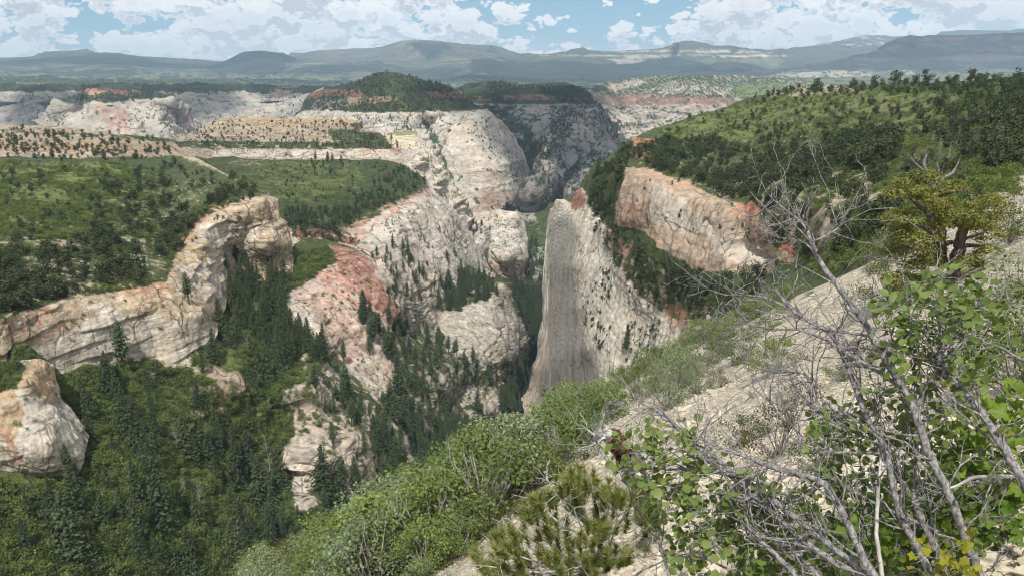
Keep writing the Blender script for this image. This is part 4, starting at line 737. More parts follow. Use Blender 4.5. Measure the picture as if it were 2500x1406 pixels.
def conifer_parts(seed, kind='fir', dense=1.0):
    """unit-height conifer: (trunk geo, crown geo)"""
    rs = np.random.default_rng(seed); T = Geo(); C = Geo()
    lean = rs.normal(size=2) * 0.012
    zs = np.linspace(0, 0.97, 7); T.add(*tube([(lean[0] * z * 2, lean[1] * z * 2, z - 0.03 * (z == 0)) for z in zs], 0.019 * (1 - zs) ** 0.8 + 0.002, 6))
    cen, nor, siz = [], [], []
    z0 = 0.07 if kind == 'fir' else rs.uniform(0.22, 0.36)
    R = rs.uniform(0.20, 0.27) if kind == 'fir' else rs.uniform(0.17, 0.23)
    nl = int(24 * dense) if kind == 'fir' else int(20 * dense)
    for i in range(nl):
        z = z0 + (1 - z0) * (i + rs.uniform(-.3, .3)) / nl
        prof = ((1 - z) / (1 - z0)) ** 0.85 if kind == 'fir' else min(1, ((1 - z) / (1 - z0)) ** 0.55) * (0.55 + 0.45 * math.sin(min(1, (z - z0) / 0.3) * 1.57))
        nb = rs.integers(5, 8); a0 = rs.uniform(0, 6.28)
        for j in range(nb):
            a = a0 + j * 6.283 / nb + rs.normal() * 0.25
            L = R * prof * rs.uniform(0.55, 1.12) + 0.012
            if kind != 'fir' and rs.random() < 0.22: continue
            droop = rs.uniform(0.05, 0.34) if kind == 'fir' else rs.uniform(-0.25, 0.2)
            d = np.array([math.cos(a), math.sin(a), 0.0]); m = max(2, int(L / R * 5 * dense))
            if L > 0.06: T.add(*tube([np.array([0, 0, z]), np.array([0, 0, z]) + d * L * 0.8 + np.array([0, 0, -droop * L * 0.5])], [0.004, 0.0015], 3))
            for q in range(m):
                u = (q + 0.7) / m; side = np.array([-d[1], d[0], 0]) * rs.normal() * L * 0.22 * (0.4 + u * 0.6)
                p = np.array([0, 0, z]) + d * L * u + side + np.array([0, 0, -droop * L * u * u + rs.normal() * 0.006])
                cen.append(p); nor.append(d * 0.5 + np.array([0, 0, 0.9])); siz.append(0.054 * (0.75 + 0.5 * (1 - z)) / dense ** 0.5)
    v, f = cards(np.array(cen), np.array(nor), np.array(siz), rs, 1.9, 0.45); C.add(v, f)
    return T, C
def bushy_parts(seed, trunk=True, n_cl=9, per=46, wide=0.46, leaf=0.07, low=0.12):
    """unit-height round-headed tree or shrub built from leaf clumps"""
    rs = np.random.default_rng(seed); T = Geo(); C = Geo(); cen, nor = [], []
    for i in range(n_cl):
        a = rs.uniform(0, 6.28); z = rs.uniform(low + 0.10, 0.84); rr = wide * rs.uniform(0.15, 0.75) * math.sin(min(1.0, (1.05 - z) * 1.9) * 1.57)
        c = np.array([math.cos(a) * rr, math.sin(a) * rr, z]); s = rs.uniform(0.13, 0.23) * (wide / 0.46)
        if trunk: T.add(*tube([(0, 0, -0.04), (c[0] * 0.3, c[1] * 0.3, z * 0.45), tuple(c)], [0.030, 0.018, 0.006], 5))
        d = rs.normal(size=(per, 3)); d /= np.linalg.norm(d, axis=1)[:, None]
        p = c + d * s * rs.uniform(0.55, 1.1, per)[:, None] * np.array([1.12, 1.12, 0.82]); p[:, 2] = np.maximum(p[:, 2], 0.03)
        cen.append(p); nor.append(d)
    cen = np.concatenate(cen); cen[:, 2] *= 1.0 / cen[:, 2].max(); nor = np.concatenate(nor)
    v, f = cards(cen, nor, np.full(len(cen), leaf), rs, 1.5, 0.6); C.add(v, f)
    return T, C
def snag_parts(seed):
    rs = np.random.default_rng(seed); T = Geo()
    T.add(*tube([(0, 0, -.03), (.02, .01, .5), (.01, -.02, 1)], [.025, .016, .003], 5))
    for i in range(26):
        z = rs.uniform(.15, .95); a = rs.uniform(0, 6.28); L = rs.uniform(.12, .34) * (1.1 - z * .6)
        p0 = np.array([.01, 0, z]); p1 = p0 + np.array([math.cos(a) * L * .6, math.sin(a) * L * .6, L * .25]); p2 = p1 + np.array([math.cos(a + .5) * L * .4, math.sin(a + .5) * L * .4, L * .35])
        T.add(*tube([p0, p1, p2], [.007, .005, .002], 4))
    return T

def protos(prefix, gen, n, mats):
    """n variants of (trunk mesh, crown mesh, both in one mesh)"""
    r = []
    for i in range(n):
        T, C = gen(i); J = Geo()
        for g, mi in ((T, 0), (C, 1)):
            for v, f in zip(g.v, g.f): pass
        t_ = T.mesh(prefix + '_trunk', mats[:1]) if T.v else None; c_ = C.mesh(prefix + '_crown', mats[1:])
        if T.v: tv, tf, _ = T.tri()
        else: tv, tf = np.zeros((0, 3)), np.zeros((0, 3), int)
        cv, cf, _ = C.tri()
        j_ = mesh_np(prefix, np.concatenate([tv, cv]), np.concatenate([tf, cf + len(tv)]), mats, smooth=False, matidx=np.concatenate([np.zeros(len(tf)), np.ones(len(cf))]))
        r.append((t_, c_, j_))
    return r
PR = dict(
    fir=protos('fir_tree', lambda i: conifer_parts(100 + i, 'fir', 2.0), 5, [MB_DARK, ML_FIR]),
    pine=protos('pine_tree', lambda i: conifer_parts(200 + i, 'pine', 1.8), 5, [MB_DARK, ML_PINE]),
    juniper=protos('juniper_tree', lambda i: bushy_parts(300 + i, True, 10, 44, 0.44, 0.085, 0.10), 5, [MB_DARK, ML_JUN]),
    shrub=protos('shrub', lambda i: bushy_parts(400 + i, False, 9, 34, 0.75, 0.12, 0.0), 5, [MB_DARK, ML_SHR]),
    speck=protos('far_tree', lambda i: bushy_parts(500 + i, False, 5, 9, 0.40, 0.24, 0.0), 3, [MB_DARK, ML_JUN]),
    farfir=protos('far_fir', lambda i: conifer_parts(600 + i, 'fir', 0.5), 3, [MB_DARK, ML_FIR]))

# ------------------------------------------------------------------ plants: where they stand
STAND = []      # (kind, position, height, zone)
def scatter(kind, key, poly, n, h0, h1, zone, seed, sparse=0.0):
    rs = np.random.default_rng(seed); poly = np.asarray(poly, float); lo, hi = poly.min(0), poly.max(0); got = 0; tries = 0
    while got < n and tries < 12:
        tries += 1
        x = rs.uniform(lo[0], hi[0], n * 3); y = rs.uniform(lo[1], hi[1], n * 3)
        m = inside(poly, x, y); p, ok, nrm = on_layer(key, x, y); m &= ok
        if sparse > 0: m &= fbm(p / (25.0 if np.median(p[:, 1]) < 1500 else 150.0), 3) > sparse - 0.5 + rs.uniform(-0.15, 0.15, len(x))
        for q in p[m][: n - got]:
            STAND.append((kind, q, rs.uniform(h0, h1) * (0.8 + 0.4 * rs.random()), zone)); got += 1
def stand(kind, key, px, base, top, zone):
    p, ok, _ = on_layer(key, [px], [base]); q = p[0]; dep = project(q)[2]
    STAND.append((kind, q, (base - top) * dep / F * 1.05, zone))

ZL = {  # label of a plant by its zone
 'gully': 'dark fir in the wooded gully below the left cliffs', 'gully_strip': 'dark fir in the dense wood right under the overhanging cliff',
 'spur': 'pine on the broken white spurs above the shrubby slope', 'mid': 'conifer among rock slabs left of the gorge', 'centre': 'conifer on ledges left of the cream knob',
 'gorge': 'dark fir in the shadowed gorge beside the smooth white wall', 'knobfoot': 'small conifer at the foot of the cream rock knob', 'face': 'pine on the white slickrock below the green mesa',
 'mesatop': 'dark pine on the rim of the green mesa', 'left': 'dark juniper on the brushy left plateau', 'leftrim': 'juniper near the edge of the pale left cliffs', 'strata': 'small juniper on the orange layered ridge',
 'right': 'dark juniper in the thick wood on the right plateau', 'crest': 'dark tree along the skyline crest of the right plateau', 'rightfoot': 'dark tree below the tan cliff on the right', 'wall': 'small bush on the white slope of the right wall',
 'soil': 'juniper on the bare pale ground right of the tan cliff', 'rightedge': 'dark juniper on the right edge of the plateau', 'far': 'tiny tree far away', 'leftbrush': 'light green shrub on the left plateau', 'gullybrush': 'green shrub on the gully floor', 'rightbrush': 'green shrub on the right plateau', 'mesabrush': 'low shrub on top of the green mesa', 'spurbrush': 'bush on the broken rock spurs', 'near': ''}
SC = scatter
# conifers one can pick out in the photograph: base and tip read from it
for px, b, tp in ((321, 1085, 974), (374, 1090, 979), (437, 1127, 1021), (500, 1130, 1037), (567, 1200, 1077), (640, 1245, 1100), (301, 1330, 1200), (367, 1300, 1117), (311, 1247, 1127), (374, 1402, 1298), (321, 1393, 1292), (462, 1410, 1338), (598, 1150, 1050), (653, 936, 826), (648, 976, 929), (565, 850, 785), (700, 849, 764), (732, 844, 779), (156, 1372, 1195), (545, 1130, 1040), (680, 1200, 1090), (420, 1400, 1320), (520, 1100, 1020), (270, 1290, 1200), (610, 1330, 1240), (660, 1340, 1230)):
    stand('fir', 'gully', px, b, tp, 'gully')
for px, b, tp in ((382, 940, 880), (495, 925, 861), (774, 1232, 1093), (854, 1202, 1107), (951, 1152, 1065), (958, 988, 868), (839, 893, 829), (849, 983, 898), (1028, 1043, 973), (941, 1048, 958), (1063, 988, 943), (899, 844, 769), (1150, 1013, 948), (1110, 1068, 1000), (894, 1102, 1013), (805, 1100, 1030), (1000, 960, 890), (985, 1090, 1000), (830, 1225, 1120)):
    stand('pine' if px % 2 else 'fir', 'gully', px, b, tp, 'spur')
for px, b, tp in ((1016, 684, 647), (968, 630, 592), (945, 618, 585), (1035, 660, 640)): stand('pine', 'mesa_green', px, b, tp, 'face')
for px, b, tp in ((1080, 674, 614), (1108, 655, 606), (1125, 700, 650), (1095, 720, 660), (1150, 730, 680)): stand('pine', 'gully', px, b, tp, 'centre')
stand('pine', 'gully', 300, 915, 787, 'solo_left'); stand('fir', 'right', 1540, 850, 788, 'solo_wall'); stand('pine', 'right', 1728, 765, 660, 'solo_cliff_a'); stand('pine', 'right', 1772, 768, 682, 'solo_cliff_b')
stand('pine', 'left', 460, 745, 665, 'solo_edge')
for px, b, tp in ((2185, 208, 178), (2196, 208, 180), (2262, 208, 178), (2370, 206, 176), (1992, 218, 196), (2130, 214, 188), (2232, 212, 186), (2330, 212, 190), (2490, 205, 175), (2080, 216, 196)): stand('juniper', 'right', px, b + 2, tp, 'crest')
SC('fir', 'gully', [(130, 970), (330, 905), (510, 780), (600, 780), (690, 800), (720, 900), (700, 1060), (690, 1250), (620, 1420), (-20, 1420), (-20, 1200), (180, 1200), (215, 1080)], 85, 8, 18, 'gully', 1)
SC('fir', 'gully', [(545, 665), (690, 668), (705, 760), (780, 900), (700, 920), (600, 800), (540, 740)], 110, 12, 19, 'gully_strip', 2)
SC('pine', 'gully', [(720, 950), (800, 980), (960, 995), (1210, 1020), (1210, 1070), (930, 1190), (860, 1230), (760, 1250), (880, 1100)], 85, 8, 18, 'spur', 3)
SC('fir', 'gully', [(920, 1060), (1210, 1040), (1210, 1090), (930, 1190)], 50, 10, 17, 'spur', 33)
SC('pine', 'gully', [(940, 800), (1050, 820), (1150, 890), (1200, 960), (1150, 960), (1060, 930), (1000, 980), (960, 960)], 60, 9, 17, 'mid', 4)
SC('pine', 'gully', [(860, 760), (950, 800), (960, 900), (900, 880)], 22, 12, 18, 'mid', 44)
SC('fir', 'gully', [(1060, 700), (1090, 650), (1190, 690), (1210, 725), (1110, 765), (1060, 760)], 75, 13, 19, 'centre', 5)
SC('fir', 'gully', [(1235, 700), (1335, 715), (1325, 800), (1310, 900), (1285, 1020), (1200, 1010), (1230, 890), (1290, 860), (1270, 780)], 190, 12, 18, 'gorge', 6)
SC('pine', 'knob', [(1090, 690), (1284, 665), (1284, 735), (1090, 735)], 45, 9, 15, 'knobfoot', 7)
SC('pine', 'knob', [(1090, 600), (1140, 545), (1200, 560), (1200, 640), (1110, 690)], 35, 7, 12, 'knobfoot', 77)
SC('fir', 'gorge', [(1285, 600), (1335, 590), (1335, 720), (1270, 720)], 60, 10, 15, 'gorge', 8)
SC('pine', 'mesa_green', [(930, 600), (1000, 640), (1060, 780), (980, 800), (900, 740), (880, 640)], 42, 8, 14, 'face', 9)
SC('pine', 'mesa_green', [(690, 520), (850, 515), (980, 410), (1038, 450), (1038, 466), (940, 512), (840, 568), (700, 560)], 130, 5, 11, 'mesatop', 10)
SC('juniper', 'mesa_green', [(690, 520), (850, 515), (980, 410), (1038, 450), (1038, 466), (940, 512), (840, 568), (700, 560)], 130, 4, 7, 'mesatop', 101)
SC('pine', 'mesa_green', [(760, 400), (840, 400), (830, 450), (770, 450)], 12, 11, 16, 'mesatop', 11)
SC('juniper', 'mesa_green', [(640, 400), (960, 395), (950, 480), (700, 510)], 60, 3, 5, 'mesatop', 12)
SC('juniper', 'mesa_green', [(690, 540), (800, 560), (860, 600), (720, 600)], 40, 4, 7, 'mesatop', 121)
SC('juniper', 'left', [(260, 440), (450, 395), (560, 430), (650, 482), (560, 492), (490, 540), (450, 600), (420, 660), (330, 690), (240, 650), (220, 560)], 240, 2.5, 8, 'left', 13, 0.48)
SC('juniper', 'left', [(-40, 620), (200, 590), (400, 690), (240, 705), (120, 745), (-40, 780)], 120, 4.5, 8, 'leftrim', 14)
SC('juniper', 'left', [(-40, 395), (300, 400), (240, 560), (-40, 620)], 70, 3, 6, 'left', 15)
SC('juniper', 'left', [(430, 500), (660, 482), (690, 560), (600, 540), (500, 560), (440, 660)], 26, 1.5, 3.2, 'leftrim', 16)
SC('juniper', 'strata', [(-40, 314), (430, 346), (430, 400), (-40, 398)], 240, 3.0, 6.5, 'strata', 17)
SC('juniper', 'strata', [(440, 345), (520, 300), (860, 300), (960, 365), (520, 368)], 420, 2.0, 4.5, 'strata', 18)
SC('farfir', 'strata', [(880, 335), (960, 340), (980, 368), (820, 366)], 60, 6, 10, 'strata', 19)
SC('juniper', 'right', [(1425, 475), (1560, 345), (1700, 345), (1870, 375), (2180, 340), (2190, 430), (2000, 440), (1900, 520), (1790, 495), (1690, 445), (1550, 405), (1540, 440), (1520, 530), (1460, 540)], 700, 3, 8, 'right', 20, 0.47)
SC('juniper', 'right', [(1580, 330), (1830, 245), (1960, 216), (2500, 200), (2500, 340), (2200, 340), (1870, 370), (1700, 340)], 210, 3.0, 6, 'right', 21, 0.5)
SC('juniper', 'right', [(1860, 226), (1960, 216), (2100, 214), (2500, 200), (2500, 232), (2100, 234), (1900, 240)], 120, 3.5, 6.5, 'crest', 22)
SC('juniper', 'right', [(2280, 260), (2500, 225), (2500, 430), (2350, 400), (2260, 330)], 110, 3.5, 6.5, 'rightedge', 23)
SC('juniper', 'right', [(1440, 520), (1530, 560), (1640, 640), (1760, 700), (1870, 690), (1880, 760), (1740, 830), (1700, 760), (1640, 750), (1560, 690), (1480, 600)], 200, 3, 8, 'rightfoot', 24, 0.5)
SC('juniper', 'right', [(1460, 640), (1640, 760), (1660, 840), (1560, 890), (1450, 890), (1430, 720)], 120, 1.0, 3.8, 'wall', 25, 0.62)
SC('juniper', 'right', [(1900, 440), (2160, 430), (2200, 600), (2000, 650), (1910, 600)], 110, 3, 6.5, 'soil', 26)
SC('juniper', 'right', [(1545, 400), (1900, 520), (1920, 640), (1760, 640), (1560, 500)], 28, 1.2, 2.6, 'wall', 27)
# far, tiny trees
for key, poly, n, h0, h1, sd in (('butte', [(740, 262), (880, 200), (945, 178), (1090, 212), (1180, 266), (1040, 277), (800, 275)], 900, 5, 10, 40), ('butte', [(860, 285), (1200, 285), (1290, 440), (1250, 510), (1000, 520)], 420, 3, 6, 41), ('mesa_dark', [(1100, 235), (1190, 205), (1420, 222), (1450, 262), (1100, 262)], 900, 7, 12, 42),
        ('mesa_dark', [(1180, 268), (1450, 268), (1530, 370), (1350, 480), (1280, 460)], 1300, 6, 11, 43), ('plateau_far', [(1440, 218), (1620, 190), (1900, 194), (1950, 230), (1800, 245), (1450, 238)], 1500, 8, 14, 44), ('plateau_far', [(1450, 262), (1760, 265), (1600, 340), (1480, 330)], 350, 7, 12, 45),
        ('wall_far', [(-50, 215), (760, 215), (760, 234), (-50, 232)], 800, 8, 13, 46), ('wall_far', [(-50, 238), (760, 238), (760, 330), (-50, 330)], 700, 6, 11, 47), ('mesa_left', [(160, 252), (210, 210), (345, 210), (420, 242), (260, 258)], 420, 7, 12, 48), ('mesa_left', [(120, 290), (430, 260), (470, 320), (130, 330)], 160, 5, 9, 49),
        ('hills2', [(-50, 192), (850, 215), (850, 250), (-50, 240)], 1500, 8, 13, 50), ('hills1', [(-50, 185), (1450, 205), (1450, 235), (-50, 230)], 1700, 9, 15, 51), ('fins', [(1260, 500), (1320, 340), (1350, 480), (1490, 330), (1530, 365), (1400, 520), (1260, 560)], 800, 4, 8, 52),
        ('knob', [(1130, 545), (1255, 525), (1280, 660), (1190, 680), (1110, 620)], 330, 1.2, 2.6, 53), ('mesa_green', [(860, 580), (1050, 490), (1130, 600), (1060, 780), (950, 700)], 330, 1.0, 2.4, 54), ('strata', [(960, 345), (1020, 340), (1130, 510), (1050, 540)], 330, 1.0, 2.4, 55), ('strata', [(440, 345), (860, 300), (960, 390), (520, 392)], 420, 1.0, 2.2, 56), ('right', [(1345, 540), (1400, 500), (1470, 530), (1640, 760), (1600, 880), (1440, 880)], 230, 0.5, 1.8, 57)):
    SC('speck' if sd not in (43, 44, 52, 46) else ('farfir' if sd in (44, 46) else 'speck'), key, poly, n, h0, h1, 'far', sd, 0.62 if sd in (41, 45, 47, 49, 53, 54, 55, 56, 57) else 0.45)
# brush
SC('shrub', 'left', [(-60, 395), (320, 398), (420, 430), (300, 560), (200, 600), (-60, 640)], 3000, 1.2, 2.6, 'leftbrush', 60, 0.46)
SC('shrub', 'left', [(-60, 560), (250, 540), (430, 590), (410, 690), (120, 745), (-60, 780)], 1100, 1.0, 2.4, 'leftbrush', 61, 0.5)
SC('shrub', 'left', [(300, 430), (640, 470), (480, 540), (420, 640), (300, 560)], 900, 1.0, 2.2, 'leftbrush', 62, 0.5)
SC('shrub', 'gully', [(140, 960), (330, 900), (420, 900), (560, 960), (700, 900), (710, 1060), (700, 1260), (640, 1420), (-40, 1420), (-40, 1200), (180, 1200), (215, 1080)], 2600, 1.6, 4.4, 'gullybrush', 63)
SC('shrub', 'gully', [(130, 945), (330, 895), (400, 1000), (300, 1080), (200, 1050)], 260, 2.0, 3.6, 'gullybrush', 64)
SC('shrub', 'gully', [(560, 760), (620, 780), (780, 900), (720, 1000), (560, 1000)], 650, 1.6, 3.2, 'gullybrush', 65)
SC('shrub', 'gully', [(700, 640), (800, 600), (820, 640), (740, 700), (700, 720)], 420, 1.6, 3.2, 'gullybrush', 66)
SC('shrub', 'gully', [(20, 872), (130, 938), (250, 904), (350, 884), (500, 855), (530, 900), (330, 940), (140, 990), (20, 940)], 230, 1.5, 3.2, 'gullybrush', 661)
SC('shrub', 'gully', [(720, 950), (960, 1000), (1200, 1020), (930, 1190), (740, 1250)], 520, 1.0, 2.6, 'spurbrush', 67, 0.5)
SC('shrub', 'gully', [(940, 800), (1060, 800), (1200, 950), (1150, 1010), (960, 990)], 300, 1.4, 3.0, 'spurbrush', 68, 0.45)
SC('shrub', 'gully', [(710, 720), (860, 620), (950, 780), (960, 960), (800, 880)], 110, 0.8, 2.0, 'spurbrush', 69)
SC('shrub', 'gully', [(350, 920), (500, 880), (550, 990), (430, 1020)], 90, 0.8, 1.8, 'spurbrush', 691)
SC('shrub', 'right', [(1600, 320), (1830, 245), (1960, 216), (2480, 215), (2400, 330), (2200, 380), (1870, 380), (1650, 370)], 2800, 1.0, 2.4, 'rightbrush', 70, 0.46)
SC('shrub', 'right', [(1440, 500), (1560, 345), (1870, 380), (2200, 360), (2180, 560), (1900, 520), (1560, 410)], 1400, 1.0, 2.2, 'rightbrush', 71, 0.52)
SC('shrub', 'right', [(1450, 530), (1640, 640), (1860, 700), (1720, 800), (1560, 690)], 420, 1.0, 2.4, 'rightbrush', 72, 0.5)
SC('shrub', 'right', [(1960, 640), (2160, 520), (2300, 500), (2450, 470), (2300, 600), (2000, 690)], 420, 1.0, 2.0, 'rightbrush', 73)
SC('shrub', 'right', [(2180, 380), (2260, 330), (2480, 390), (2480, 470), (2300, 500), (2160, 520)], 420, 0.9, 2.0, 'rightbrush', 731)
SC('juniper', 'right', [(2200, 380), (2480, 400), (2450, 450), (2200, 500)], 22, 2.5, 4.5, 'rightedge', 732)
SC('shrub', 'mesa_green', [(480, 400), (960, 400), (1030, 450), (840, 565), (690, 555), (560, 480)], 2800, 0.8, 1.8, 'mesabrush', 74, 0.42)
SC('shrub', 'mesa_green', [(700, 560), (850, 575), (900, 620), (820, 620), (730, 600)], 60, 1.0, 2.0, 'mesabrush', 75)
SC('shrub', 'gully', [(640, 1420), (690, 1250), (740, 1245), (930, 1185), (1210, 1060), (1210, 1100), (1000, 1200), (860, 1300), (700, 1420)], 500, 1.2, 2.6, 'spurbrush', 761)
SC('pine', 'gully', [(660, 1330), (720, 1260), (900, 1200), (1000, 1160), (1000, 1200), (860, 1270), (720, 1370)], 26, 6, 13, 'spur', 762)
SC('shrub', 'near_cliff', [(-20, 888), (45, 890), (60, 910), (30, 955), (-20, 965)], 45, 1.2, 2.8, 'leftbrush', 763)
SC('shrub', 'left', [(20, 790), (250, 720), (480, 720), (500, 860), (250, 900), (60, 880)], 26, 0.8, 1.8, 'leftbrush', 764)
SC('shrub', 'near_cliff', [(60, 960), (180, 1050), (150, 1150), (20, 1120)], 9, 0.8, 1.6, 'leftbrush', 765)
SC('shrub', 'gorge', [(1280, 540), (1332, 540), (1335, 640), (1280, 640)], 200, 2, 4, 'gullybrush', 76)

def copy_tree(root, loc, rz, sc_, label, group):
    """a thing and its parts, copied"""
    r = root.copy(); COL.objects.link(r); r.location = loc; r.rotation_euler = (0, 0, rz); r.scale = (sc_[0], sc_[0], sc_[1]); r['label'] = label; r['group'] = group
    for ch in root.children:
        c = ch.copy(); COL.objects.link(c); c.parent = r
    r.rotation_euler = (random.gauss(0, .035), random.gauss(0, .035), rz)
    return r
def plant_root(name, cat, tm, cm):
    r = link(name, None, label='', category=cat, group='')
    if tm is not None: link('trunk', tm, r)
    link('crown', cm, r)
    return r
SOLO = {'solo_left': 'tall ponderosa pine standing alone before the pale left cliff', 'solo_wall': 'lone conical fir on the lower white slope of the right wall', 'solo_cliff_a': 'taller of two pines at the foot of the tan right cliff', 'solo_cliff_b': 'shorter of two pines at the foot of the tan right cliff', 'solo_edge': 'ragged pine on the white cliff edge above the dense wood'}
GROUPS = dict(fir='conifers in the canyon', pine='conifers in the canyon', juniper='junipers on the plateaus', shrub='brush on the plateaus and gully floor')
NAMES = dict(fir='fir_tree', pine='pine_tree', juniper='juniper_tree', shrub='shrub')
def plant_all():
    rs = np.random.default_rng(99)
    rest = {}
    fams = {'conifer': ('fir', 'pine'), 'juniper': ('juniper',), 'shrub': ('shrub',)}
    for fam, kinds in fams.items():
        it = [s for s in STAND if s[0] in kinds]
        pos = np.array([s[1] for s in it]); dep = project(pos)[2]; hh = np.array([s[2] for s in it])
        big = hh / dep; big[[i for i, s in enumerate(it) if s[3].startswith('solo')]] += 9
        order = np.argsort(-big); keep = set(order[:290].tolist()); roots = {}
        zone_box = {}
        for zz in set(s[3] for s in it):
            ii = [i for i in keep if it[i][3] == zz]
            if ii:
                xx, yy, _ = project(pos[ii]); zone_box[zz] = (xx.min(), xx.max(), yy.min(), yy.max(), np.quantile(hh[ii], .67), np.quantile(hh[ii], .33))
        for i in order:
            kind, q, h, zone = it[i]
            if i in keep:
                k = int(rs.integers(len(PR[kind]))); tm, cm, jm = PR[kind][k]
                w = h * rs.uniform(0.85, 1.2)
                lab = SOLO.get(zone) or ZL[zone]
                if kind == 'pine' and 'fir' in lab and zone not in SOLO: lab = lab.replace('fir', 'pine')
                if kind == 'fir' and zone == 'spur': lab = 'fir on the broken white spurs above the shrubby slope'
                if zone not in SOLO:
                    qx, qy, _ = project(q); z_ = zone_box[zone]
                    sizew = 'tall' if h > z_[4] else ('small' if h < z_[5] else 'middling')
                    ver = ['upper', 'middle', 'lower'][min(2, max(0, int(3 * (qy - z_[2]) / max(z_[3] - z_[2], 1))))]; ho = ['left', 'centre', 'right'][min(2, max(0, int(3 * (qx - z_[0]) / max(z_[1] - z_[0], 1))))]
                    lab = sizew + ' ' + lab.replace('tall ', '').replace('small ', '') + ', ' + ver + ' ' + ho + ' one'
                grp = GROUPS[kind] if zone in SOLO else ZL[zone].replace('dark ', '')
                if (kind, k) not in roots:
                    r = plant_root(NAMES[kind], 'shrub' if kind == 'shrub' else 'tree', tm if kind != 'shrub' else None, cm); roots[(kind, k)] = r
                    r.location = q - np.array([0, 0, 0.02 * h]); r.rotation_euler = (0, 0, rs.uniform(0, 6.28)); r.scale = (w, w, h); r['label'] = lab; r['group'] = grp
                else: copy_tree(roots[(kind, k)], q - np.array([0, 0, 0.02 * h]), rs.uniform(0, 6.28), (w, h), lab, grp)
            else: rest.setdefault(kind, []).append((q, h))
    for s in STAND:
        if s[0] in ('speck', 'farfir'): rest.setdefault(s[0], []).append((s[1], s[2]))
    return rest
def instancer(name, label, cat, items, meshes, seed):
    """one mass of plants or stones nobody could count"""
    rs = np.random.default_rng(seed); n = len(items)
    me = bpy.data.meshes.new(name); me.vertices.add(n)
    me.vertices.foreach_set('co', np.array([q for q, h in items], np.float32).ravel())
    h = np.array([h for q, h in items], np.float32); w = h * rs.uniform(0.85, 1.25, n)
    a = me.attributes.new('scl', 'FLOAT_VECTOR', 'POINT'); a.data.foreach_set('vector', np.stack([w, w, h], -1).astype(np.float32).ravel())
    a = me.attributes.new('rot', 'FLOAT_VECTOR', 'POINT'); r = np.zeros((n, 3), np.float32); r[:, 2] = rs.uniform(0, 6.28, n); a.data.foreach_set('vector', r.ravel())
    a = me.attributes.new('var', 'INT', 'POINT'); a.data.foreach_set('value', rs.integers(0, len(meshes), n).astype(np.int32))
    col = bpy.data.collections.new(name + '_kinds')
    for i, m in enumerate(meshes): col.objects.link(bpy.data.objects.new('%s_kind_%02d' % (name, i), m))
    o = link(name, me, kind='stuff', label=label, category=cat)
    ng = bpy.data.node_groups.new(name, 'GeometryNodeTree')
    ng.interface.new_socket('Geometry', in_out='INPUT', socket_type='NodeSocketGeometry'); ng.interface.new_socket('Geometry', in_out='OUTPUT', socket_type='NodeSocketGeometry')
    N = ng.nodes; L = ng.links
    gi, go = N.new('NodeGroupInput'), N.new('NodeGroupOutput'); ip = N.new('GeometryNodeInstanceOnPoints'); ci = N.new('GeometryNodeCollectionInfo')
    ci.inputs['Collection'].default_value = col; ci.inputs['Separate Children'].default_value = True; ci.inputs['Reset Children'].default_value = True
    def attr(nm, ty):
        a_ = N.new('GeometryNodeInputNamedAttribute'); a_.data_type = ty; a_.inputs['Name'].default_value = nm; return a_.outputs['Attribute']
    mp = N.new('GeometryNodeMeshToPoints')
    L.new(gi.outputs[0], mp.inputs['Mesh']); L.new(mp.outputs[0], ip.inputs['Points']); L.new(ci.outputs[0], ip.inputs['Instance']); ip.inputs['Pick Instance'].default_value = True
    L.new(attr('var', 'INT'), ip.inputs['Instance Index']); L.new(attr('scl', 'FLOAT_VECTOR'), ip.inputs['Scale'])
    er = N.new('FunctionNodeEulerToRotation'); L.new(attr('rot', 'FLOAT_VECTOR'), er.inputs[0]); L.new(er.outputs[0], ip.inputs['Rotation'])
    L.new(ip.outputs[0], go.inputs[0])
    md = o.modifiers.new('scatter', 'NODES'); md.node_group = ng
    return o
REST = plant_all()
def dead_trees():
    rs = np.random.default_rng(77); ms = [snag_parts(900 + i).mesh('dead_tree', [MB_GREY]) for i in range(3)]
    for key, poly, n, h0, h1, lab in (('right', [(1650, 340), (1850, 260), (2300, 240), (2380, 330), (2150, 370), (1800, 350)], 26, 3, 6, 'bare grey dead tree in the light brush on the right plateau'), ('right', [(2200, 330), (2420, 300), (2480, 390), (2300, 400)], 18, 3, 6, 'bare grey dead tree near the right edge of the plateau'), ('gully', [(560, 800), (700, 900), (680, 1300), (400, 1380), (300, 1150)], 14, 7, 13, 'bare grey dead trunk among the gully firs'), ('mesa_green', [(780, 410), (860, 410), (850, 460), (780, 460)], 5, 8, 12, 'bare dead trunk on the green mesa')):
        x = rs.uniform(min(p[0] for p in poly), max(p[0] for p in poly), 400); y = rs.uniform(min(p[1] for p in poly), max(p[1] for p in poly), 400)
        q, ok, _ = on_layer(key, x, y); q = q[ok & inside(poly, x, y)][:n]
        for p in q:
            o = link('dead_tree', ms[int(rs.integers(3))], label=lab, category='dead tree', group=lab + ' group'); h = rs.uniform(h0, h1); o.location = p; o.rotation_euler = (rs.normal() * .06, rs.normal() * .06, rs.uniform(0, 6)); o.scale = (h, h, h)
dead_trees()
STUFF = dict(fir=('fir_woods', 'remaining firs crowding the gully and gorge', 'trees'), pine=('pine_woods', 'remaining pines thinly spread over canyon ledges and rims', 'trees'), juniper=('juniper_woods', 'remaining small junipers spread over the plateaus', 'trees'),
             shrub=('brush', 'low green brush covering the plateaus and the gully floor', 'brush'), speck=('far_woods', 'tiny dark trees dotting the distant mesas and cliffs', 'trees'), farfir=('far_conifers', 'tiny conifers on the distant plateaus and the layered ridge', 'trees'))
for k_, it_ in REST.items():
    nm_, lb_, ct_ = STUFF[k_]; instancer(nm_, lb_, ct_, it_, [p[2] for p in PR[k_]], 5)
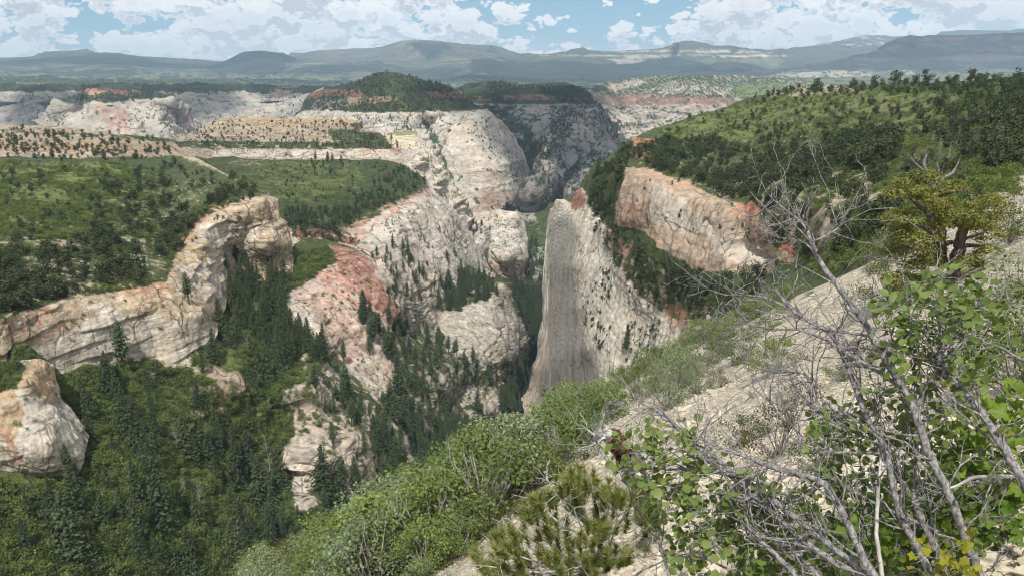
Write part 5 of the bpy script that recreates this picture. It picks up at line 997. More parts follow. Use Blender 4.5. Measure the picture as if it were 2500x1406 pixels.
print('plants', time.time() - T0, {k: len(v) for k, v in REST.items()})
# ------------------------------------------------------------------ the near slope: shrubs, stones, foreground plants
def hit_slope(px, py):
    """where the direction of a pixel first meets the near slope"""
    D = np.geomspace(1.2, 160, 700); q = P(np.full(700, px), np.full(700, py), D)
    below = q[:, 2] <= slope_ground(q[:, 0], q[:, 1])
    if not below.any(): return None
    return q[int(np.argmax(below))]
def on_ground(p, dz=0.0):
    return np.array([p[0], p[1], float(slope_ground(p[0], p[1])) + dz])

def scrub_parts(seed, leafn=1500, wide=0.62, leaf=0.042, twigs=60, sparse=1.0):
    rs = np.random.default_rng(seed); T = Geo(); C = Geo(); cen, nor = [], []
    ncl = 26
    for i in range(ncl):
        a = rs.uniform(0, 6.28); z = rs.uniform(0.10, 0.9); rr = wide * math.sqrt(rs.random()) * math.sqrt(max(0.05, 1 - (z * 0.95) ** 2))
        c = np.array([math.cos(a) * rr, math.sin(a) * rr, z]); s = rs.uniform(0.10, 0.19)
        m0 = np.array([c[0] * 0.25, c[1] * 0.25, 0.35 * z]) + rs.normal(size=3) * 0.03
        T.add(*tube([(0, 0, -0.05), m0, c * np.array([.8, .8, .85]), c * np.array([1.05, 1.05, 1.08])], [0.012, 0.008, 0.005, 0.001], 4))
        k = int(leafn / ncl * rs.uniform(0.5, 1.5) * sparse); d = rs.normal(size=(k, 3)); d /= np.linalg.norm(d, axis=1)[:, None]
        p = c + d * s * (rs.random(k) ** 0.4)[:, None] * np.array([1.15, 1.15, 0.9]); p[:, 2] = np.maximum(p[:, 2], 0.02); cen.append(p); nor.append(d + np.array([0, 0, 0.5]))
    for i in range(twigs):
        a = rs.uniform(0, 6.28); z = rs.uniform(0.3, 1.0); rr = wide * rs.uniform(0.3, 1.0) * math.sqrt(max(0.05, 1 - (z * .92) ** 2)); e = np.array([math.cos(a) * rr, math.sin(a) * rr, z * 1.06])
        b = e * rs.uniform(0.5, 0.75) + rs.normal(size=3) * 0.03; T.add(*tube([b, (b + e) / 2 + rs.normal(size=3) * 0.015, e + rs.normal(size=3) * 0.03], [0.005, 0.0035, 0.001], 3))
    v, f = cards(np.concatenate(cen), np.concatenate(nor), np.full(sum(len(c) for c in cen), leaf), rs, 1.5, 0.7); C.add(v, f)
    return T, C
SCRUB = [('scrub_oak', [scrub_parts(700 + i, 3000, leaf=0.034, twigs=18) for i in range(4)], ML_SCR), ('sage_bush', [scrub_parts(720 + i, 3200, 0.55, 0.028, 14) for i in range(3)], ML_SAGE), ('rusty_shrub', [scrub_parts(740 + i, 1800, 0.6, 0.027, 60) for i in range(2)], ML_RUST), ('green_shrub', [scrub_parts(760 + i, 2600, 0.6, 0.033, 30) for i in range(3)], ML_SHR)]
SCRUB = {n: [(T.mesh(n + '_stems', [MB_GREY]), C.mesh(n + '_leaves', [m])) for T, C in ps] for n, ps, m in SCRUB}
NEARLAB = {'scrub_oak': 'bright green scrub oak in the brush band along the gravel slope', 'sage_bush': 'grey-green twiggy bush in the brush band along the gravel slope', 'green_shrub': 'dark green shrub in the brush band along the gravel slope', 'rusty_shrub': 'rust-tinged shrub in the brush band along the gravel slope'}
_sr = {}
def near_shrub(kind, p, h, w, label=None, group=None, seed=0):
    rs = np.random.default_rng(seed); k = int(rs.integers(len(SCRUB[kind])))
    lab = label or NEARLAB[kind]
    if label is None:
        qx, qy, qd = project(np.asarray(p)); lab = ('tall ' if h > 1.75 else ('low ' if h < 1.35 else '')) + lab.replace('in the brush band along the gravel slope', 'in the brush band ' + ('at the bottom edge' if qy > 1300 else 'below the white spurs' if qx < 1000 else 'below the gorge' if qx < 1300 else 'below the white wall' if qx < 1650 else 'beside the gravel chute' if qx < 1950 else 'left of the twisted juniper'))
    grp = group or kind.replace('_', ' ') + ' plants along the gravel slope'
    if (kind, k) not in _sr:
        r = link(kind, None, label=lab, category='shrub', group=grp); link('stems', SCRUB[kind][k][0], r); link('foliage', SCRUB[kind][k][1], r); _sr[(kind, k)] = r
        r.location = p; r.rotation_euler = (0, 0, rs.uniform(0, 6.28)); r.scale = (w, w, h)
    else: copy_tree(_sr[(kind, k)], p, rs.uniform(0, 6.28), (w, h), lab, grp)
def brush_band():
    rs = np.random.default_rng(31)
    line = [(560, 1480), (640, 1416), (760, 1330), (900, 1250), (1000, 1190), (1150, 1115), (1300, 1050), (1420, 1000), (1560, 930), (1700, 860), (1800, 805), (1880, 765), (1960, 725), (2060, 690), (2140, 650), (2200, 620)]   # ground line of the brow
    inner = [(1000, 1480), (1060, 1420), (1120, 1360), (1190, 1300), (1260, 1240), (1330, 1190), (1400, 1120), (1460, 1090), (1560, 1010), (1640, 965), (1700, 915), (1780, 870), (1850, 835), (1900, 780), (1980, 740), (2080, 700), (2180, 645)]
    poly = line + inner[::-1]; got = []; tries = 0
    while len(got) < 165 and tries < 6000:
        tries += 1
        x = rs.uniform(560, 2200); y = rs.uniform(600, 1480)
        if not inside(poly, np.array([x]), np.array([y]))[0]: continue
        p = hit_slope(x, y)
        if p is None: continue
        if any((p[0] - q[0]) ** 2 + (p[1] - q[1]) ** 2 < (0.034 * p[1]) ** 2 * 0.55 for q in got): continue
        got.append(p); D = p[1]; u = rs.random()
        left = x < 1050
        kind = 'sage_bush' if u < (0.34 if left else 0.16) else ('green_shrub' if u < 0.52 else ('rusty_shrub' if u > 0.95 else 'scrub_oak'))
        h = rs.choice([0.75, 1.0, 1.3, 1.7, 2.3]) * rs.uniform(0.85, 1.15) * (0.62 if D < 14 else 1.0) * (0.8 if x > 1900 else 1.0)
        near_shrub(kind, on_ground(p, -0.05), h, h * rs.uniform(0.95, 1.35), seed=tries)
    # a second rank just over the brow closes the skyline of the band
    for i in range(70):
        x = 600 + (1960 - 600) * (i + rs.random()) / 70; y0 = lerp_line(line, x)
        q = None
        for dy in range(0, 60, 4):
            q = hit_slope(x, y0 + dy)
            if q is not None: break
        if q is None: continue
        D = min(q[1] * 1.12 + 2, 80); g = on_ground(np.array([q[0] * D / q[1], D])); h = rs.uniform(1.5, 2.5)
        near_shrub(['scrub_oak', 'sage_bush', 'green_shrub', 'scrub_oak'][int(rs.integers(4))], g - np.array([0, 0, .05]), h, h * 1.1, seed=9000 + i)
brush_band()
def singles():
    for px, py, kind, h, w, lab in ((1820, 1085, 'green_shrub', .55, .9, 'dark low shrub on the gravel beside the rust-tinged one'), (1905, 1110, 'rusty_shrub', .75, .7, 'rust-brown shrub alone on the gravel slope'), (1925, 1000, 'green_shrub', .55, .38, 'small upright green bush on the open gravel'), (1760, 945, 'rusty_shrub', .55, .4, 'little rusty bush beside the pale gravel gully'), (1900, 905, 'scrub_oak', .7, .9, 'bright green shrub alone above the gravel chute'), (1790, 895, 'scrub_oak', .8, .8, 'yellow-green bush at the foot of the dark trees'),
            (1700, 965, 'sage_bush', .9, .7, 'grey sage bush above the rock outcrop'), (1625, 1000, 'sage_bush', 1.2, 1.0, 'pale feathery sage bush at the end of the brush band'), (2170, 735, 'green_shrub', .8, 1.0, 'low dark juniper bush left of the twisted juniper'), (2470, 590, 'green_shrub', 1.0, 1.0, 'green bush at the right edge beside the pale bank'), (2440, 760, 'rusty_shrub', .7, 1.1, 'olive bush below the twisted juniper'), (2490, 850, 'sage_bush', .9, 1.0, 'grey-green bush at the right edge below the pale block'), (2480, 950, 'green_shrub', .7, .8, 'dark bush at the right edge behind the oak leaves'), (2020, 1150, 'green_shrub', .4, .4, 'small bush behind the dead branches'), (2110, 890, 'rusty_shrub', .6, .8, 'dark olive shrub behind the crossing dead branches'), (2060, 930, 'green_shrub', .5, .6, 'dark green shrub behind the crossing dead branches'), (2330, 830, 'rusty_shrub', .5, .8, 'low olive shrub behind the green leaves')):
        p = hit_slope(px, py)
        if p is not None:
            k = max(1.0, p[1] / 13.0); near_shrub(kind, on_ground(p, -0.04), h * k, w * k, lab, 'single shrubs on the gravel slope', seed=px)
singles()

# ---- stones
def stone_mesh(seed, flat=0.45):
    import bmesh
    rs = np.random.default_rng(seed); bm = bmesh.new()
    d = rs.normal(size=(16, 3)); d /= np.linalg.norm(d, axis=1)[:, None]
    for p in d * np.array([0.62, 0.45, 0.5 * flat]) * rs.uniform(0.75, 1.1, (16, 1)): bm.verts.new(p)
    r = bmesh.ops.convex_hull(bm, input=bm.verts); bmesh.ops.delete(bm, geom=[e for e in r['geom_interior'] if isinstance(e, bmesh.types.BMVert)], context='VERTS')
    me = bpy.data.meshes.new('stone'); bm.to_mesh(me); bm.free(); me.materials.append(M_STONE); return me
def stone_material():
    m = bpy.data.materials.new('limestone_chips'); m.use_nodes = True
    t = NT(m.node_tree); b = t.n['Principled BSDF']; b.inputs['Roughness'].default_value = 0.93; b.inputs['Specular IOR Level'].default_value = 0.12
    oi = t.add('ShaderNodeObjectInfo'); g = t.add('ShaderNodeNewGeometry')
    c = t.mix(oi.outputs['Random'], (0.36, 0.32, 0.25), (0.62, 0.56, 0.45)); n = t.noise(g.outputs['Position'], 30, 5, .65)
    c = t.mix(t.ramp(n, .35, .7, 0, .5), c, (0.36, 0.29, 0.20)); t.link(c, b.inputs['Base Color'])
    bp = t.add('ShaderNodeBump'); bp.inputs['Distance'].default_value = 0.01; bp.inputs['Strength'].default_value = .7; t.link(n, bp.inputs['Height']); t.link(bp.outputs[0], b.inputs['Normal'])
    return m
M_STONE = stone_material()
STONES = [stone_mesh(800 + i, f) for i, f in enumerate((.35, .5, .7, .4, .6, .3))]
def put_stone(p, size, rs, label, group, mesh=None, up=None):
    o = link('stone', mesh or STONES[int(rs.integers(6))], label=label, category='stone', group=group)
    o.location = p; o.rotation_euler = (-0.35 + rs.normal() * .2, -0.42 + rs.normal() * .2, rs.uniform(0, 6.28)); o.scale = (size,) * 3
    return o
def stones():
    rs = np.random.default_rng(51)
    for px, py, w, lab in ((1848, 968, 62, 'long flat pale block lying on the gravel'), (2028, 796, 30, 'pale flat stone on the upper gravel slope'), (2005, 850, 24, 'small wedge stone below the pale flat one'), (1930, 842, 40, 'half-buried slab near the yellow-green bush'), (1990, 1048, 30, 'tan stone beside the rust-brown shrub'), (2060, 925, 26, 'flat stone behind the crossing branches'), (2495, 700, 70, 'large pale block at the right edge below the juniper'), (2480, 520, 60, 'pale rock bank at the right edge above the green bush')):
        p = hit_slope(px, py)
        if p is None: continue
        s = w * project(p)[2] / F / 1.15; put_stone(on_ground(p, s * 0.12), s, rs, lab, 'larger stones on the gravel slope')
    for i in range(44):                      # grey outcrop in the gravel gully
        p = hit_slope(rs.uniform(1650, 1760), rs.uniform(955, 1060))
        if p is not None: put_stone(on_ground(p, -0.02), rs.uniform(.12, .38) * p[1] / 18, rs, 'grey broken rock of the outcrop under the brush band', 'rocks of the outcrop under the brush band')
    for i in range(34):                      # rubble in the bottom corner
        p = hit_slope(rs.uniform(1690, 1850), rs.uniform(1320, 1430))
        if p is not None: put_stone(on_ground(p, 0.03), rs.uniform(.08, .22), rs, 'pale broken rock in the rubble at the bottom edge', 'rubble at the bottom edge')
    n = 0
    while n < 200:
        p = hit_slope(rs.uniform(1200, 2450), rs.uniform(650, 1400))
        if p is None or p[1] > 40: continue
        px, py, d = project(p)
        if not inside([(1060, 1420), (1260, 1260), (1420, 1120), (1560, 1030), (1740, 900), (1950, 760), (2200, 660), (2440, 520), (2500, 520), (2500, 1420)], np.array([px]), np.array([py]))[0]: continue
        put_stone(on_ground(p, 0.01), min(rs.uniform(6, 17) * (1 + rs.random() ** 3) * d / F, .5), rs, 'angular pale stone scattered on the gravel slope', 'scattered stones on the gravel slope'); n += 1
    items = []
    a = np.radians(rs.uniform(-22, 47, 80000)); r = 2.0 * np.exp(rs.random(80000) * math.log(60 / 2.0))
    x = r * np.sin(a); y = r * np.cos(a); z = slope_ground(x, y)
    pp = np.stack([x, y, z], -1); q = project(pp); m = (q[0] > -50) & (q[0] < 2560) & (q[1] < 1450) & (fbm(pp / 2.5, 3) > -0.25)
    pp = pp[m]; d = q[2][m]
    sz = np.maximum(rs.uniform(0.014, 0.05, len(pp)) * (1 + 1.5 * rs.random(len(pp)) ** 6), d * rs.uniform(0.0014, 0.0042, len(pp)))
    instancer('gravel', 'loose pale gravel chips covering the steep slope', 'gravel', list(zip(pp, sz)), STONES, 8)
stones()
print('near slope', time.time() - T0)

# ------------------------------------------------------------------ the dead-branched bush beside the viewer
MB_BUSH = bark_mat('silver_bark', (0.10, 0.095, 0.10), (0.33, 0.315, 0.315), 110.0, 0.5)
MB_BLEACH = bark_mat('bleached_wood', (0.34, 0.32, 0.30), (0.60, 0.575, 0.55), 40.0, 0.2)
MB_JUN = bark_mat('juniper_bark', (0.075, 0.062, 0.055), (0.22, 0.19, 0.17), 14.0, 0.12)
MB_RED = bark_mat('rotten_red_wood', (0.035, 0.012, 0.008), (0.13, 0.045, 0.028), 60.0, 0.15)
ML_ROUND = leaf_mat('round_leaves', (0.085, 0.135, 0.030), (0.205, 0.245, 0.075), rough=0.5, transl=0.3, spread=0.25, nscale=3.0)
ML_OAK = leaf_mat('oak_leaves', (0.080, 0.150, 0.020), (0.185, 0.250, 0.035), rough=0.5, transl=0.35, spread=0.25, nscale=3.0)
ML_YEL = leaf_mat('yellow_oak_leaves', (0.17, 0.19, 0.022), (0.30, 0.275, 0.032), rough=0.5, transl=0.35, spread=0.2, nscale=3.0)
ML_PIN = leaf_mat('pinyon_needles', (0.115, 0.150, 0.036), (0.235, 0.245, 0.070), rough=0.6, transl=0.15, spread=0.35, nscale=4.0)
ML_JT = leaf_mat('yellow_juniper_sprays', (0.085, 0.105, 0.026), (0.215, 0.215, 0.058), rough=0.7, transl=0.2, spread=0.3, nscale=1.2)

def smooth_line(pts, n):
    pts = np.asarray(pts, float); d = np.concatenate([[0], np.cumsum(np.linalg.norm(np.diff(pts[:, :3], axis=0), axis=1))]); u = np.linspace(0, d[-1], n)
    q = np.stack([np.interp(u, d, pts[:, k]) for k in range(pts.shape[1])], -1)
    for _ in range(2):
        m = q.copy(); m[1:-1, :3] = (q[:-2, :3] + 2 * q[1:-1, :3] + q[2:, :3]) / 4; q = m
    return q
class Bush:
    """stems as read from the photograph, with side twigs that fork"""
    def __init__(self, root, mat, seed, k=0.5): self.k = k; self.root = root; self.mat = mat; self.rs = np.random.default_rng(seed); self.samples = []; self.own = []; self.stems = []; self.tw = Geo()
    def stem(self, pts, sides=7, twigs=14, name='branch', tl=(0.06, 0.28), mat=None):
        """pts: (px, py, D, thickness in photograph pixels)"""
        a = np.array([list(P(p[0], p[1], p[2])) + [p[3] * p[2] / F * self.k] for p in pts]); n = max(10, len(pts) * 5); q = smooth_line(a, n)
        q[1:-1, :3] += self.rs.normal(size=(n - 2, 3)) * (q[1:-1, 3:4] * 0.13)
        v, f = tube(q[:, :3], q[:, 3], sides); g = Geo(); g.add(v, f)
        o = link(name, g.mesh(name, [mat or self.mat], True), self.root)
        self.stems.append((o, q[:, :3].copy()))
        for i in range(n): self.samples.append(q[i, :3])
        for i in range(twigs):
            k = int(self.rs.integers(max(1, n // 5), n)); t = q[min(k + 1, n - 1), :3] - q[max(k - 1, 0), :3]; t /= np.linalg.norm(t)
            self.twig(q[k, :3], t, self.rs.uniform(*tl), min(q[k, 3] * 0.6, 0.0045), 2)
        t = q[-1, :3] - q[-3, :3]; t /= np.linalg.norm(t)
        for _ in range(3): self.twig(q[-1, :3], t, self.rs.uniform(0.08, 0.2), q[-1, 3], 1)
        return o
    def twig(self, p, t, L, r, depth):
        d = t + self.rs.normal(size=3) * 0.55; d /= np.linalg.norm(d); pts = [p]; k = int(self.rs.integers(3, 6))
        for i in range(k):
            d = d + self.rs.normal(size=3) * 0.28 + np.array([0, 0, 0.05]); d /= np.linalg.norm(d); pts.append(pts[-1] + d * L / k)
        rad = np.linspace(r, 0.0011, len(pts)); self.tw.add(*tube(pts, rad, 4))
        for q in pts[1:]: self.samples.append(q)
        if depth > 0:
            for i in range(int(self.rs.integers(1, 3))):
                j = int(self.rs.integers(1, len(pts))); self.twig(pts[j], d, L * self.rs.uniform(0.35, 0.65), rad[j] * 0.7, depth - 1)
    def reach(self, p):
        """a thin twig from the nearest wood to a leaf cluster"""
        s = np.array(self.samples); i = int(np.argmin(((s - p) ** 2).sum(1))); a = s[i]; L = np.linalg.norm(p - a)
        if L > 1e-3: self.tw.add(*tube([a, a + (p - a) * 0.5 + self.rs.normal(size=3) * L * 0.12, p], [0.0024, 0.0018, 0.001], 4))
        if L > 0.05: self.samples.append(a + (p - a) * 0.6)
    def nearest(self, p):
        return min(self.stems, key=lambda s: float(((s[1] - p) ** 2).sum(1).min()))[0]
    def done(self, name='twigs'):
        o = link(name, self.tw.mesh(name, [self.mat], True), self.root); o['kind'] = 'stuff'
def round_leaf(seed, n=9):
    rs = np.random.default_rng(seed); a = np.linspace(0, 2 * math.pi, n, endpoint=False); r = 0.5 * (1 + 0.06 * rs.normal(size=n))
    v = np.stack([np.cos(a) * r, np.sin(a) * r * 0.92, 0.10 * np.abs(np.sin(a)) + 0.02 * rs.normal(size=n)], -1); v[:, 0] += 0.5
    v = np.concatenate([v, [[0.5, 0, -0.02], [-0.25, 0, -0.03], [-0.25, 0.03, -0.03], [0.05, 0.03, 0]]]); f = [(i, (i + 1) % n, n) for i in range(n)] + [(n + 1, n + 2, n + 3)]
    return v, np.array(f)
def oak_leaf(seed):
    rs = np.random.default_rng(seed); n = 30; a = np.linspace(0, 2 * math.pi, n, endpoint=False); th = np.abs((a + math.pi) % (2 * math.pi) - math.pi)   # 0 at the tip
    env = 0.60 - 0.16 * th / math.pi - 0.22 * sstep(2.3, 3.1, th); r = env * (0.88 + 0.13 * np.cos(th * 6.2 + 0.3)) * (1 + 0.06 * rs.normal(size=n))
    v = np.stack([np.cos(a) * r + 0.42, np.sin(a) * r * 0.85, 0.17 * np.abs(np.sin(a)) - 0.12 * np.cos(a) ** 2 + 0.035 * rs.normal(size=n)], -1)
    v = np.concatenate([v, [[0.38, 0, -0.03]]]); return v, np.array([(i, (i + 1) % n, n) for i in range(n)])
def rebase(root, base):
    """the thing's own origin goes to its foot; its parts stay where they are"""
    b = Vector([float(c) for c in base]); root.location = b
    for ch in root.children: ch.location = ch.location - b
def place_leaves(root, centres, sizes, shapes, mat, rs, limit=295, bush=None):
    """largest leaves one by one, the others joined"""
    n = len(centres); pos = np.asarray(centres); dep = project(pos)[2]; order = np.argsort(-np.asarray(sizes) / dep)
    meshes = [mesh_np('leaf', v, f, [mat], smooth=True) for v, f in shapes]; g = Geo()
    for rank, i in enumerate(order):
        e = Vector((rs.normal() * .55, rs.normal() * .55 - .35, rs.uniform(0, 6.28))); k = int(rs.integers(len(shapes)))
        q = Quaternion((0, 0, 1), e.z) ; q = Quaternion((1, 0, 0), e.x + 0.3) @ Quaternion((0, 1, 0), e.y) @ q
        if rank < limit:
            o = link('leaf', meshes[k], bush.nearest(pos[i]) if bush else root); o.location = pos[i]; o.rotation_mode = 'QUATERNION'; o.rotation_quaternion = q; o.scale = (sizes[i],) * 3
        else:
            v, f = shapes[k]; M = np.array(q.to_matrix()); g.add(v @ M.T * sizes[i] + pos[i], np.concatenate([f, f[:, 2:3]], 1))
    if g.v:
        v, f, m = g.tri(); o = link('leaves', mesh_np('leaves', v, f, [mat], smooth=True), root); o['kind'] = 'stuff'
def clusters(poly, n, D0, D1, per, spread, rs):
    poly = np.asarray(poly, float); lo, hi = poly.min(0), poly.max(0); C_ = []
    while len(C_) < n:
        x, y = rs.uniform(lo, hi)
        if inside(poly, np.array([x]), np.array([y]))[0]: C_.append(P(x, y, rs.uniform(D0, D1)))
    return C_

def dead_bush():
    root = link('bush', None, label='large bush with bare silver branches and small round leaves, lower right', category='bush')
    b = Bush(root, MB_BUSH, 3, 0.40); root.location = (0, 0, 0)
    S = b.stem
    S([(2450, 1560, 2.05, 34), (2368, 1339, 2.1, 31), (2319, 1203, 2.15, 29), (2264, 1102, 2.2, 27), (2235, 999, 2.25, 27), (2194, 927, 2.3, 25), (2144, 842, 2.36, 22), (2116, 796, 2.4, 20), (2055, 711, 2.5, 18), (2003, 641, 2.58, 16), (1982, 599, 2.62, 13), (1971, 563, 2.66, 10)], twigs=26)
    S([(1971, 563, 2.66, 10), (1955, 540, 2.68, 7), (1914, 510, 2.72, 6), (1885, 485, 2.75, 3)], twigs=10, sides=5)
    S([(1982, 590, 2.62, 9), (2010, 580, 2.64, 7), (2050, 555, 2.66, 6), (2060, 528, 2.68, 3)], twigs=8, sides=5)
    S([(2003, 641, 2.58, 8), (1975, 600, 2.6, 6), (1940, 585, 2.62, 4), (1905, 580, 2.64, 2)], twigs=8, sides=5)
    S([(2340, 1560, 2.0, 30), (2244, 1339, 2.15, 27), (2199, 1268, 2.2, 25), (2159, 1087, 2.3, 22), (2116, 1020, 2.35, 20), (2088, 945, 2.4, 18), (2063, 881, 2.44, 16), (2041, 831, 2.48, 14), (2020, 807, 2.5, 12), (1984, 789, 2.55, 11), (1931, 757, 2.62, 9), (1905, 725, 2.66, 6), (1892, 700, 2.68, 4)], twigs=24)
    S([(1931, 757, 2.62, 8), (1871, 725, 2.68, 7), (1821, 721, 2.72, 6), (1771, 721, 2.76, 4), (1732, 707, 2.8, 2)], twigs=14, sides=5)
    S([(2215, 955, 2.3, 14), (2144, 906, 2.36, 14), (2056, 853, 2.45, 13), (2009, 824, 2.5, 11), (1949, 803, 2.55, 8), (1871, 803, 2.62, 6), (1803, 785, 2.7, 3)], twigs=18, sides=6)
    S([(2144, 842, 2.36, 11), (2120, 818, 2.4, 11), (2056, 810, 2.46, 8), (1980, 800, 2.54, 6), (1913, 803, 2.6, 4)], twigs=10, sides=5)
    S([(2250, 1560, 1.95, 32), (2128, 1398, 2.05, 29), (2076, 1291, 2.15, 26), (2035, 1210, 2.2, 24), (2008, 1171, 2.24, 22), (1930, 1154, 2.3, 19), (1865, 1132, 2.36, 16), (1800, 1106, 2.42, 12), (1739, 1084, 2.5, 8), (1690, 1060, 2.56, 4)], twigs=28)
    S([(2240, 1520, 2.0, 28), (2124, 1404, 2.1, 26), (2027, 1333, 2.2, 24), (1914, 1239, 2.32, 21), (1800, 1155, 2.44, 18), (1705, 1093, 2.55, 15), (1641, 1028, 2.64, 12), (1611, 1005, 2.68, 9), (1550, 976, 2.75, 6), (1540, 953, 2.78, 3)], twigs=26)
    S([(2170, 1500, 2.05, 26), (2105, 1404, 2.12, 24), (1995, 1346, 2.2, 22), (1900, 1265, 2.32, 19), (1832, 1203, 2.4, 17), (1764, 1145, 2.48, 14), (1722, 1119, 2.52, 12), (1647, 1060, 2.6, 9), (1598, 1047, 2.66, 5), (1560, 1035, 2.7, 3)], twigs=24)
    S([(1880, 1180, 2.34, 13), (1800, 1160, 2.42, 12), (1689, 1145, 2.55, 11), (1600, 1143, 2.62, 9), (1501, 1146, 2.7, 7), (1470, 1110, 2.74, 5), (1456, 1086, 2.76, 3)], twigs=24, sides=6)
    S([(2640, 1420, 1.9, 36), (2500, 1173, 2.05, 32), (2440, 1073, 2.12, 29), (2400, 1010, 2.18, 26), (2358, 956, 2.24, 22), (2308, 906, 2.3, 16), (2280, 870, 2.34, 8)], twigs=14)
    S([(2240, 990, 2.25, 15), (2260, 940, 2.28, 14), (2283, 910, 2.3, 12), (2300, 850, 2.34, 10), (2295, 800, 2.38, 9), (2287, 753, 2.42, 7), (2283, 704, 2.46, 4)], twigs=12, sides=6)
    S([(2201, 925, 2.3, 13), (2220, 890, 2.33, 12), (2244, 853, 2.36, 9), (2230, 830, 2.38, 7), (2200, 812, 2.4, 5), (2150, 805, 2.44, 3)], twigs=10, sides=5)
    S([(2650, 1165, 2.0, 16), (2500, 1162, 2.1, 15), (2375, 1162, 2.2, 13), (2340, 1185, 2.22, 10), (2300, 1195, 2.24, 8)], twigs=8, sides=6, mat=MB_BLEACH)
    S([(2170, 1560, 2.1, 17), (2154, 1406, 2.15, 16), (2139, 1307, 2.2, 14), (2144, 1177, 2.26, 12), (2153, 1119, 2.3, 9), (2137, 1021, 2.36, 5)], twigs=8, sides=6, mat=MB_BLEACH)
    S([(2340, 1500, 2.1, 28), (2286, 1339, 2.2, 26), (2238, 1242, 2.26, 24), (2228, 1206, 2.28, 20), (2240, 1160, 2.3, 16), (2244, 1125, 2.32, 12)], twigs=6)
    S([(2232, 1215, 2.28, 16), (2205, 1180, 2.3, 14), (2179, 1135, 2.33, 10), (2170, 1100, 2.36, 5)], twigs=6, sides=6)
    S([(2040, 1520, 2.1, 22), (1946, 1404, 2.2, 20), (1880, 1340, 2.26, 18), (1826, 1290, 2.32, 15), (1819, 1261, 2.34, 12), (1815, 1220, 2.38, 7)], twigs=12, sides=6)
    S([(2080, 1480, 2.15, 20), (1995, 1400, 2.22, 18), (1923, 1330, 2.3, 16), (1850, 1300, 2.36, 11), (1780, 1310, 2.42, 7), (1700, 1330, 2.5, 4)], twigs=16, sides=6)
    S([(2010, 1175, 2.24, 12), (1960, 1215, 2.3, 10), (1900, 1235, 2.36, 7), (1840, 1240, 2.42, 4)], twigs=8, sides=5)
    S([(2116, 1020, 2.35, 11), (2060, 1005, 2.4, 10), (2000, 995, 2.45, 9), (1985, 950, 2.48, 8), (1985, 930, 2.5, 7), (1960, 908, 2.54, 6), (1890, 910, 2.6, 5), (1825, 888, 2.66, 3)], twigs=26, sides=6)
    S([(2150, 1090, 2.32, 12), (2080, 1050, 2.38, 11), (2000, 1010, 2.44, 9), (1980, 990, 2.46, 5)], twigs=16, sides=5)
    S([(2150, 1105, 2.3, 11), (2090, 1105, 2.36, 11), (1960, 1103, 2.46, 10), (1950, 1050, 2.5, 9), (1910, 1020, 2.54, 8), (1880, 980, 2.58, 5)], twigs=10, sides=6)
    S([(2300, 1300, 2.2, 13), (2230, 1270, 2.26, 12), (2120, 1220, 2.34, 10), (2040, 1170, 2.4, 8), (2000, 1160, 2.44, 4)], twigs=12, sides=6)
    S([(2460, 1110, 2.14, 11), (2380, 1040, 2.2, 10), (2290, 960, 2.28, 8), (2280, 940, 2.3, 5)], twigs=6, sides=5)
    S([(1640, 1420, 2.5, 12), (1610, 1330, 2.54, 10), (1600, 1250, 2.58, 8), (1580, 1180, 2.62, 5), (1570, 1130, 2.66, 3)], twigs=12, sides=5)
    S([(1800, 1400, 2.4, 9), (1720, 1360, 2.46, 8), (1640, 1360, 2.52, 7), (1560, 1395, 2.58, 5)], twigs=8, sides=5)
    S([(2500, 880, 2.3, 9), (2430, 840, 2.34, 8), (2350, 830, 2.38, 6), (2250, 790, 2.44, 5), (2140, 800, 2.5, 4)], twigs=14, sides=5)
    S([(2460, 760, 2.4, 4), (2400, 800, 2.36, 6), (2330, 850, 2.32, 8), (2300, 900, 2.3, 10)], twigs=10, sides=5)
    rs = np.random.default_rng(17); cen, siz = [], []
    for poly, n, D0, D1, per, sz in (([(1480, 1090), (1560, 1020), (1620, 1000), (1700, 1060), (1760, 1120), (1840, 1200), (1820, 1290), (1650, 1240), (1540, 1180)], 95, 2.35, 2.75, 4, .030), ([(1550, 1180), (1880, 1220), (1920, 1406), (1650, 1406), (1600, 1300)], 120, 2.3, 2.7, 4, .030), ([(2120, 760), (2230, 660), (2440, 720), (2480, 850), (2400, 950), (2250, 960), (2140, 900)], 120, 2.15, 2.6, 5, .027), ([(1980, 1010), (2150, 920), (2400, 980), (2350, 1200), (2010, 1200)], 150, 2.3, 2.8, 5, .026), ([(1850, 1180), (2450, 1150), (2500, 1420), (1800, 1420)], 330, 2.3, 2.9, 5, .027), ([(2300, 640), (2420, 700), (2380, 760), (2250, 720)], 14, 2.3, 2.5, 4, .027)):
        for c in clusters(poly, n, D0, D1, per, .03, rs):
            b.reach(c); k = int(rs.integers(max(2, per - 2), per + 3))
            for j in range(k): cen.append(c + rs.normal(size=3) * 0.022); siz.append(sz * rs.uniform(.65, 1.25))
    b.done(); place_leaves(root, cen, siz, [round_leaf(1), round_leaf(2), round_leaf(3)], ML_ROUND, rs, bush=b); rebase(root, P(2340, 1560, 2.0))
dead_bush()
def oak(label, poly, n, D0, D1, sz, mat, seed, stems):
    root = link('oak_sapling', None, label=label, category='oak'); b = Bush(root, MB_BUSH, seed); rs = np.random.default_rng(seed)
    for s in stems: b.stem(s, 5, 6, 'stem')
    cen, siz = [], []
    for c in clusters(poly, n, D0, D1, 4, .04, rs):
        b.reach(c)
        for j in range(int(rs.integers(3, 6))): cen.append(c + rs.normal(size=3) * 0.03); siz.append(sz * rs.uniform(.7, 1.25))
    b.done(); place_leaves(root, cen, siz, [oak_leaf(1), oak_leaf(2)], mat, rs, 200, bush=b); rebase(root, P(*stems[0][0][:3]))
